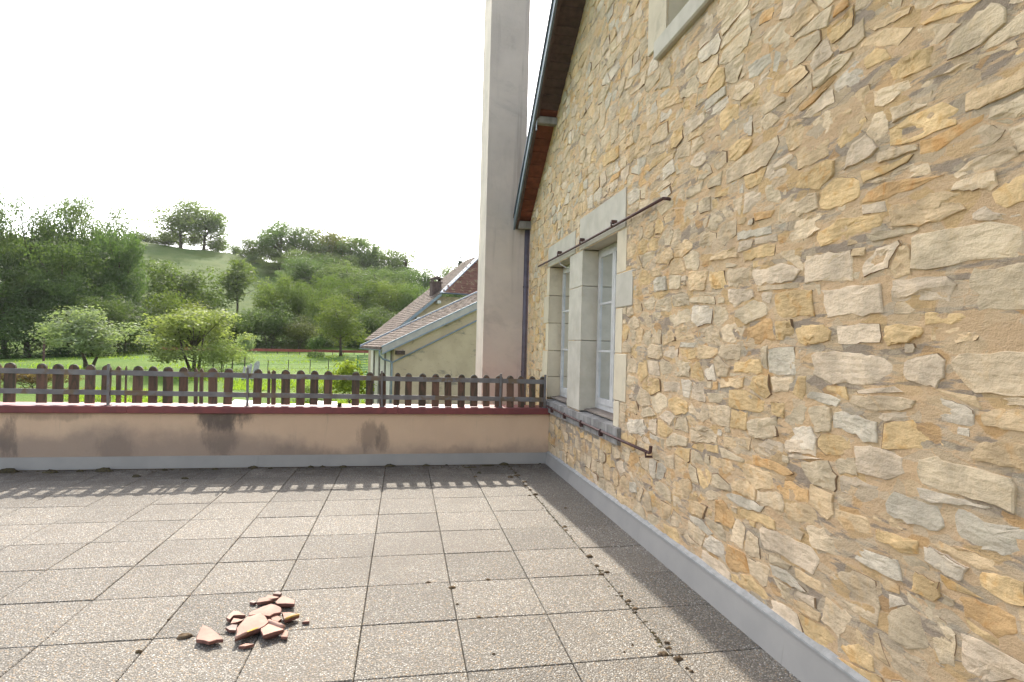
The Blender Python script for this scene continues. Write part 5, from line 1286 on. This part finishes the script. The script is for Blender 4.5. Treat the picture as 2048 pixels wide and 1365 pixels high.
for (x, y, w_, d, lab) in ((-11.3, 36.5, 1.6, .8, 'white sheet lying in the garden just beyond the fence, left one'), (-5.9, 36.3, 1.5, .8, 'white sheet lying in the garden behind the gap in the pickets')):
    z = gz_(x, y); tag(MB().hexa([(x, y, z), (x + w_, y, z + .02), (x + w_, y + d, z + .03), (x, y + d, z), (x, y, z + .16), (x + w_, y, z + .10), (x + w_, y + d, z + .2), (x, y + d, z + .26)]).build('garden_sheet', 'white_sheet', None), lab, 'sheet', 'white sheets in the garden')

# ------------------------------------------------------------------ trees
def leaf_cloud(rs, centers, radii, n, leaf, flat=.78, shell=.62, up=.25):
    c = np.array(centers); r = np.array(radii); w = r ** 2; pick = rs.choice(len(c), n, p=w / w.sum())
    d = rs.normal(size=(n, 3)); d /= np.linalg.norm(d, axis=1)[:, None]
    rad = r[pick] * (shell + (1.08 - shell) * rs.random(n) ** .7)
    rad *= 1 + .35 * np.sin(d[:, 0] * 7 + pick) * np.cos(d[:, 2] * 6 + pick * 2)
    p = c[pick] + d * rad[:, None] * np.array([1, 1, flat])
    nrm = d + rs.normal(size=(n, 3)) * .5 + np.array([0, 0, up]); nrm /= np.linalg.norm(nrm, axis=1)[:, None]
    a = np.cross(nrm, rs.normal(size=(n, 3))); a /= np.linalg.norm(a, axis=1)[:, None]; b = np.cross(nrm, a)
    s = leaf * (.55 + .9 * rs.random(n))[:, None]
    fold = nrm * s * .35
    V_ = np.stack([p - a * s, p + b * s * .62 - fold * 0, p + a * s - fold, p - b * s * .62], 1).reshape(-1, 3)
    return V_, np.arange(4 * n).reshape(n, 4)
def branches(rs, centers, h_split, trunk_r, top, nb, lean=(0, 0), from_z=None, multi=1):
    mb = MB(); 
    for m_ in range(multi):
        a0 = rs.random() * 6.28; off = (.02 * math.cos(a0) * (multi > 1), .02 * math.sin(a0) * (multi > 1))
        tr = [Vector((off[0] * (1 + 6 * t) + lean[0] * t * t + .012 * math.sin(t * 5 + m_), off[1] * (1 + 6 * t) + lean[1] * t * t + .012 * math.cos(t * 4 + m_), t * top - .02 * (t == 0))) for t in np.linspace(0, 1, 8)]
        rr = [trunk_r / (multi ** .4) * (1.35 if i == 0 else 1.0) * (1 - .85 * i / 7) for i in range(8)]
        mb.tube(tr, rr, 7)
    for k in rs.choice(len(centers), min(nb, len(centers)), replace=False):
        e = Vector(centers[k]); z0 = max(h_split * .6, min(e.z - .08, h_split + (e.z - h_split) * .35)); t = min(1, z0 / top)
        s = Vector((lean[0] * t * t, lean[1] * t * t, z0)); mid = s.lerp(e, .5) + Vector((0, 0, -.02 + .04 * rs.random()))
        r0 = trunk_r * .5 * (1 - .5 * t); mb.tube([s, mid, e], [r0, r0 * .6, r0 * .2], 5)
    return mb
def variant(seed, style):
    rs = np.random.RandomState(seed); C = []; Rr = []
    P = dict(oak=(.04, 1.0, 46, .125, .0115, 11000, .026, .3), ash=(.12, .96, 60, .105, .0075, 19000, .30, .34), bush=(.0, 1.2, 26, .2, .016, 7500, .012, .05), spread=(.2, .95, 38, .12, .012, 8000, .022, .26),
             loose=(.32, .52, 30, .085, .013, 4200, .016, .4), round=(.10, .9, 44, .12, .011, 9000, .02, .2), shrub=(.0, 1.0, 20, .2, .03, 2600, .015, .05), apple=(.16, 1.0, 34, .12, .013, 8000, .022, .16))[style if style != 'fir' else 'oak']
    cb, asp, nc, cr, lf, nl, tr, split = P
    if style == 'ash': tr = .018
    if style == 'fir':
        for i in range(15):
            z = .1 + .88 * i / 15; rad = .17 * (1 - z) + .012; m = max(3, int(9 * (1 - z)) + 2)
            for k in range(m):
                a = 6.28 * k / m + i; 
                for f in (.35, .7, 1.0): C.append((math.cos(a) * rad * f * rs.uniform(.8, 1.15), math.sin(a) * rad * f, z - .05 * f)); Rr.append(.026 * (1.25 - f * .4) + .01)
        C.append((0, 0, .97)); Rr.append(.018)
        V_, F_ = leaf_cloud(rs, C, Rr, 3200, .016, .5, .2, 0); tr, split = .015, .1
        wood = branches(rs, C, .1, .014, .97, 0)
        return V_, F_, wood
    hz, cz = (1 - cb) / 2, (1 + cb) / 2; rx = asp / 2
    n_ = 0
    while len(C) < nc:
        d = rs.normal(size=3); d /= np.linalg.norm(d); q = rs.random() ** .45
        if style in ('bush', 'shrub') and d[2] < -.35: continue
        lob = 1 + .28 * math.sin(d[0] * 4 + seed) * math.cos(d[1] * 5 + seed * 2) + .15 * math.sin(d[2] * 6 + seed)
        k = cr * rs.uniform(.6, 1.3); lim = max(.2, 1 - k / max(rx, hz))
        wide = 1.0 if style not in ('apple', 'spread') else (1.0 if d[2] < .4 else .8)
        C.append((d[0] * rx * q * lim * lob * wide, d[1] * rx * q * lim * lob * wide, max(k * .5, cz + d[2] * hz * q * min(1.05, lim * lob)))); Rr.append(k)
    if style in ('bush', 'shrub'):
        for q in range(9): C.append((math.cos(q * .7) * rx * .62, math.sin(q * .7) * rx * .62, .1)); Rr.append(.16)
    mz = max(c[2] + r * .8 for c, r in zip(C, Rr)); C = [(c[0], c[1], c[2] / mz) for c in C]
    V_, F_ = leaf_cloud(rs, C, Rr, nl, lf, .82, .5 if style in ('apple', 'loose', 'ash') else .68)
    wood = branches(rs, C, split, tr, .8 if style not in ('bush', 'shrub') else .5, 18 if style in ('apple', 'loose', 'spread', 'ash') else 10, (rs.uniform(-.04, .04), rs.uniform(-.04, .04)), multi=3 if style in ('apple', 'bush') else 1)
    return V_, F_, wood
NVAR = dict(oak=5, ash=4, bush=4, spread=1, loose=1, round=3, shrub=2, apple=3, fir=2)
VARS = {}; used = {}
LEAFCOL = {1: (.92, .92, .8), 2: (.8, .86, .7), 3: (.62, .7, .6), 4: (1.6, 1.5, 1.5), 5: (1.0, 1.0, .8), 6: (1.0, .98, .6), 7: (1.05, 1.05, .8), 8: (1.35, 1.25, .6), 9: (1.1, 1.1, .7), 10: (.8, .85, .7), 11: (1.0, .85, .75), 12: (1.2, 1.2, .75), 13: (.85, .95, .7), 14: (1.05, 1.08, .9), 15: (1.35, 1.0, .7), 16: (.8, .85, .95), 17: (1.9, .75, .9), 18: (1.9, 1.7, 2.2), 19: (2.0, 1.75, 1.5), 20: (2.3, 2.0, 2.6), 21: (1.9, 1.7, 1.3)}
TL = {1: 'tall airy broadleaf tree at the top of the tree mass on the left', 2: 'dense green tree low in the tree mass on the left', 3: 'dark shrub at the shaded foot of the tree mass on the left', 4: 'tall open tree on the hill crest against the white sky', 5: 'small round bush along the crest of the grassy hill',
      6: 'spreading dark branched tree on the slope behind the apple trees', 7: 'slim tree with a bare straight trunk before the grassy hill', 8: 'yellow green bush growing at the foot of the grassy hill', 9: 'bright green tree at the edge of the wood behind the meadow', 10: 'dark bush at the foot of the wood behind the meadow',
      11: 'brownish leaning shrub at the foot of the wood behind the meadow', 12: 'lone tree with a visible trunk standing at the far edge of the meadow', 13: 'small round evergreen shrub beside the lone tree at the meadow edge', 14: 'dense green tree in the wood covering the hillside', 15: 'tree with browning crown in the hillside wood',
      16: 'dark pointed fir tree rising from the hillside wood', 17: 'reddish brown conifer on the ridge of the hillside wood', 18: 'pale grey green apple tree in the meadow, left one', 19: 'yellowish green apple tree in the meadow, right one', 20: 'little grey leaved shrub right of the yellowish apple tree', 21: 'low drooping branches bush beside the yellowish apple tree'}
GRP = {1: 'tall trees at the left', 2: 'dense trees at the left', 3: 'shrubs under the left trees', 4: 'trees on the hill crest', 5: 'bushes on the hill crest', 8: 'bushes on the slope', 9: 'trees at the wood edge', 10: 'bushes at the wood edge', 14: 'trees of the hillside wood', 16: 'firs in the wood', 18: 'apple trees in the meadow', 19: 'apple trees in the meadow'}
SPEC = {0: 'tall airy tree rising highest left of the middle of the left tree mass', 1: 'airy tall tree cut by the left edge of the picture', 2: 'tall airy tree whose crown tops the right end of the left tree mass', 3: 'dense broad tree in the middle front of the left tree mass', 4: 'dense tree closing the right end of the left tree mass', 5: 'dense low tree at the front left of the left tree mass',
        10: 'left and broader of the two tall open trees on the hill crest', 11: 'right and slimmer of the two tall open trees on the hill crest', 12: 'leftmost small round bush on the crest of the grassy hill', 48: 'dark pointed fir tree near the barn roof at the right end of the wood', 49: 'small dark fir tip on the ridge in the middle of the wood'}
for i, (st, x, y, zt_, w_, lab) in enumerate(TREES):
    if lab in (14, 15) and y > 200: zt_ += 2.6; w_ *= 1.2
    if lab == 4: st = 'round'; w_ *= 1.25
    k = used.get(st, 0) % NVAR[st]; used[st] = used.get(st, 0) + 1; key = (st, k); gz0 = gz_(x, y) - (.15 if y < 110 else .9 if y < 200 else 1.9)
    if st == 'apple' and lab == 21: key = ('bush', 0)
    H = max(1.2, zt_ - gz0)
    if key not in VARS:
        V_, F_, wood = variant(100 + 17 * k + len(st) * 7, key[0]); nm = {'fir': 'fir_tree', 'bush': 'bush', 'shrub': 'shrub', 'apple': 'apple_tree'}.get(key[0], 'tree')
        root = empty(nm, (0, 0, 0)); cr_ = np_mesh('crown', V_, F_, 'needle' if st == 'fir' else 'leaf', root); tk = wood.build('trunk' if key[0] not in ('bush', 'shrub') else 'stem', 'bark', root, off=False, smooth=True)
        VARS[key] = (root, float(np.percentile(np.abs(V_[:, :2]), 97.5)) * 2); t = root
    else: t = copy_tree(VARS[key][0])
    aw = VARS[key][1]; sxy = max(.35 * H, min(1.9 * H, w_ / aw))
    t.location = (x, y, gz0); t.scale = (sxy, sxy, H); t.rotation_euler = (0, 0, random.uniform(0, 6.28))
    c = LEAFCOL[lab]; j = random.uniform(.82, 1.18); jr = random.uniform(.92, 1.1)
    for ch_ in t.children:
        if ch_.name.startswith('crown'): ch_.color = (c[0] * j * jr, c[1] * j, c[2] * j, 1)
    for kk in ('label', 'category', 'group'):
        if kk in t: del t[kk]
    lb_ = TL[lab]
    if lab == 14: lb_ = 'tree along the ridge line of the hillside wood against the white sky' if y >= 195 else ('dense green tree on the upper slope of the hillside wood' if y >= 168 else 'dense green tree on the lower slope of the hillside wood')
    tag(t, SPEC.get(i, lb_), {'bush': 'bush', 'shrub': 'shrub'}.get(st, 'tree'), GRP.get(lab))
# climbing plant beside the barn, brown hedge at the left
def plant(seed, style, loc, sc, col, name, label, cat):
    V_, F_, wood = variant(seed, style); root = empty(name, loc); cr_ = np_mesh('foliage', V_, F_, 'leaf', root); wood.build('stem', 'bark', root, off=False); root.scale = sc; cr_.color = col; tag(root, label, cat)
plant(901, 'shrub', (-3.0, 30.5, gz_(-3, 30.5)), (3.2, 2.2, 3.5), (1.9, 1.7, .6, 1), 'climbing_plant', 'bright yellow green climbing plant growing against the corner of the low barn', 'plant')
plant(902, 'bush', (-27.5, 44, gz_(-27, 44) - .3), (8.4, 2.4, 2.1), (1.5, .75, .9, 1), 'hedge', 'brownish clipped hedge seen behind the pickets at the left', 'hedge')
plant(903, 'bush', (-6.2, 39, gz_(-6, 39) - .1), (3.2, 2.0, 1.3), (1.5, 1.5, .8, 1), 'bush', 'low leafy garden bush seen through the pickets left of the barn', 'bush')
plant(904, 'shrub', (-92.0, 200, gz_(-92, 200)), (3.0, 3.0, 2.0), (6.0, 1.6, .3, 1), 'orange_shrub', 'tiny orange autumn shrub on the open grassy hillside', 'shrub')
# tall grass and weeds at the foot of the wood and in the garden: nobody could count them
rs = np.random.RandomState(5); n = 26000
gx = np.concatenate([rs.uniform(-24, 2, n // 2), rs.uniform(-70, 12, n - n // 2)]); gy_ = np.concatenate([rs.uniform(35.5, 54, n // 2), rs.uniform(60, 108, n - n // 2)])
V_ = []
den = np.array([mnoise.noise(Vector((a * .13, b * .13, 2))) for a, b in zip(gx, gy_)]); sel = den > .12; gx, gy_ = gx[sel], gy_[sel]; n = len(gx)
gz0 = np.array([gz_(a, b) for a, b in zip(gx, gy_)]); hgt = rs.uniform(.08, .30, n); an = rs.uniform(0, 6.28, n); wd = rs.uniform(.04, .11, n)
dx, dy = np.cos(an) * wd, np.sin(an) * wd; lx, ly = rs.normal(0, .08, n), rs.normal(0, .08, n)
V_ = np.stack([np.stack([gx - dx, gy_ - dy, gz0 - .05], 1), np.stack([gx + dx, gy_ + dy, gz0 - .05], 1), np.stack([gx + lx, gy_ + ly, gz0 + hgt], 1)], 1).reshape(-1, 3)
o = np_mesh('tall_grass', V_, np.arange(3 * n).reshape(n, 3), 'leaf'); o.color = (2.0, 2.0, .7, 1); tag(o, 'tufts of taller bright grass scattered over the meadow', 'grass', kind='stuff')

# ------------------------------------------------------------------ haze in the valley air
if HAZE_DENSITY > 0:
    m = bpy.data.materials.new('haze_air'); m.use_nodes = True; t = m.node_tree; t.nodes.clear()
    pv = t.nodes.new('ShaderNodeVolumePrincipled'); pv.inputs['Color'].default_value = (.95, .97, 1, 1); pv.inputs['Density'].default_value = HAZE_DENSITY; pv.inputs['Anisotropy'].default_value = .55
    ou = t.nodes.new('ShaderNodeOutputMaterial'); t.links.new(pv.outputs[0], ou.inputs['Volume']); MAT['haze'] = m
    hz_ = MB().box(-960, 960, -320, 1560, -12, 62).build('haze', 'haze', None); hz_['kind'] = 'stuff'
    hz_['label'] = 'thin pale haze in the air of the valley'
for o in scene.objects: 
    if o.type == 'EMPTY' and o.parent is None and 'kind' not in o and 'label' not in o: print('unlabelled', o.name)
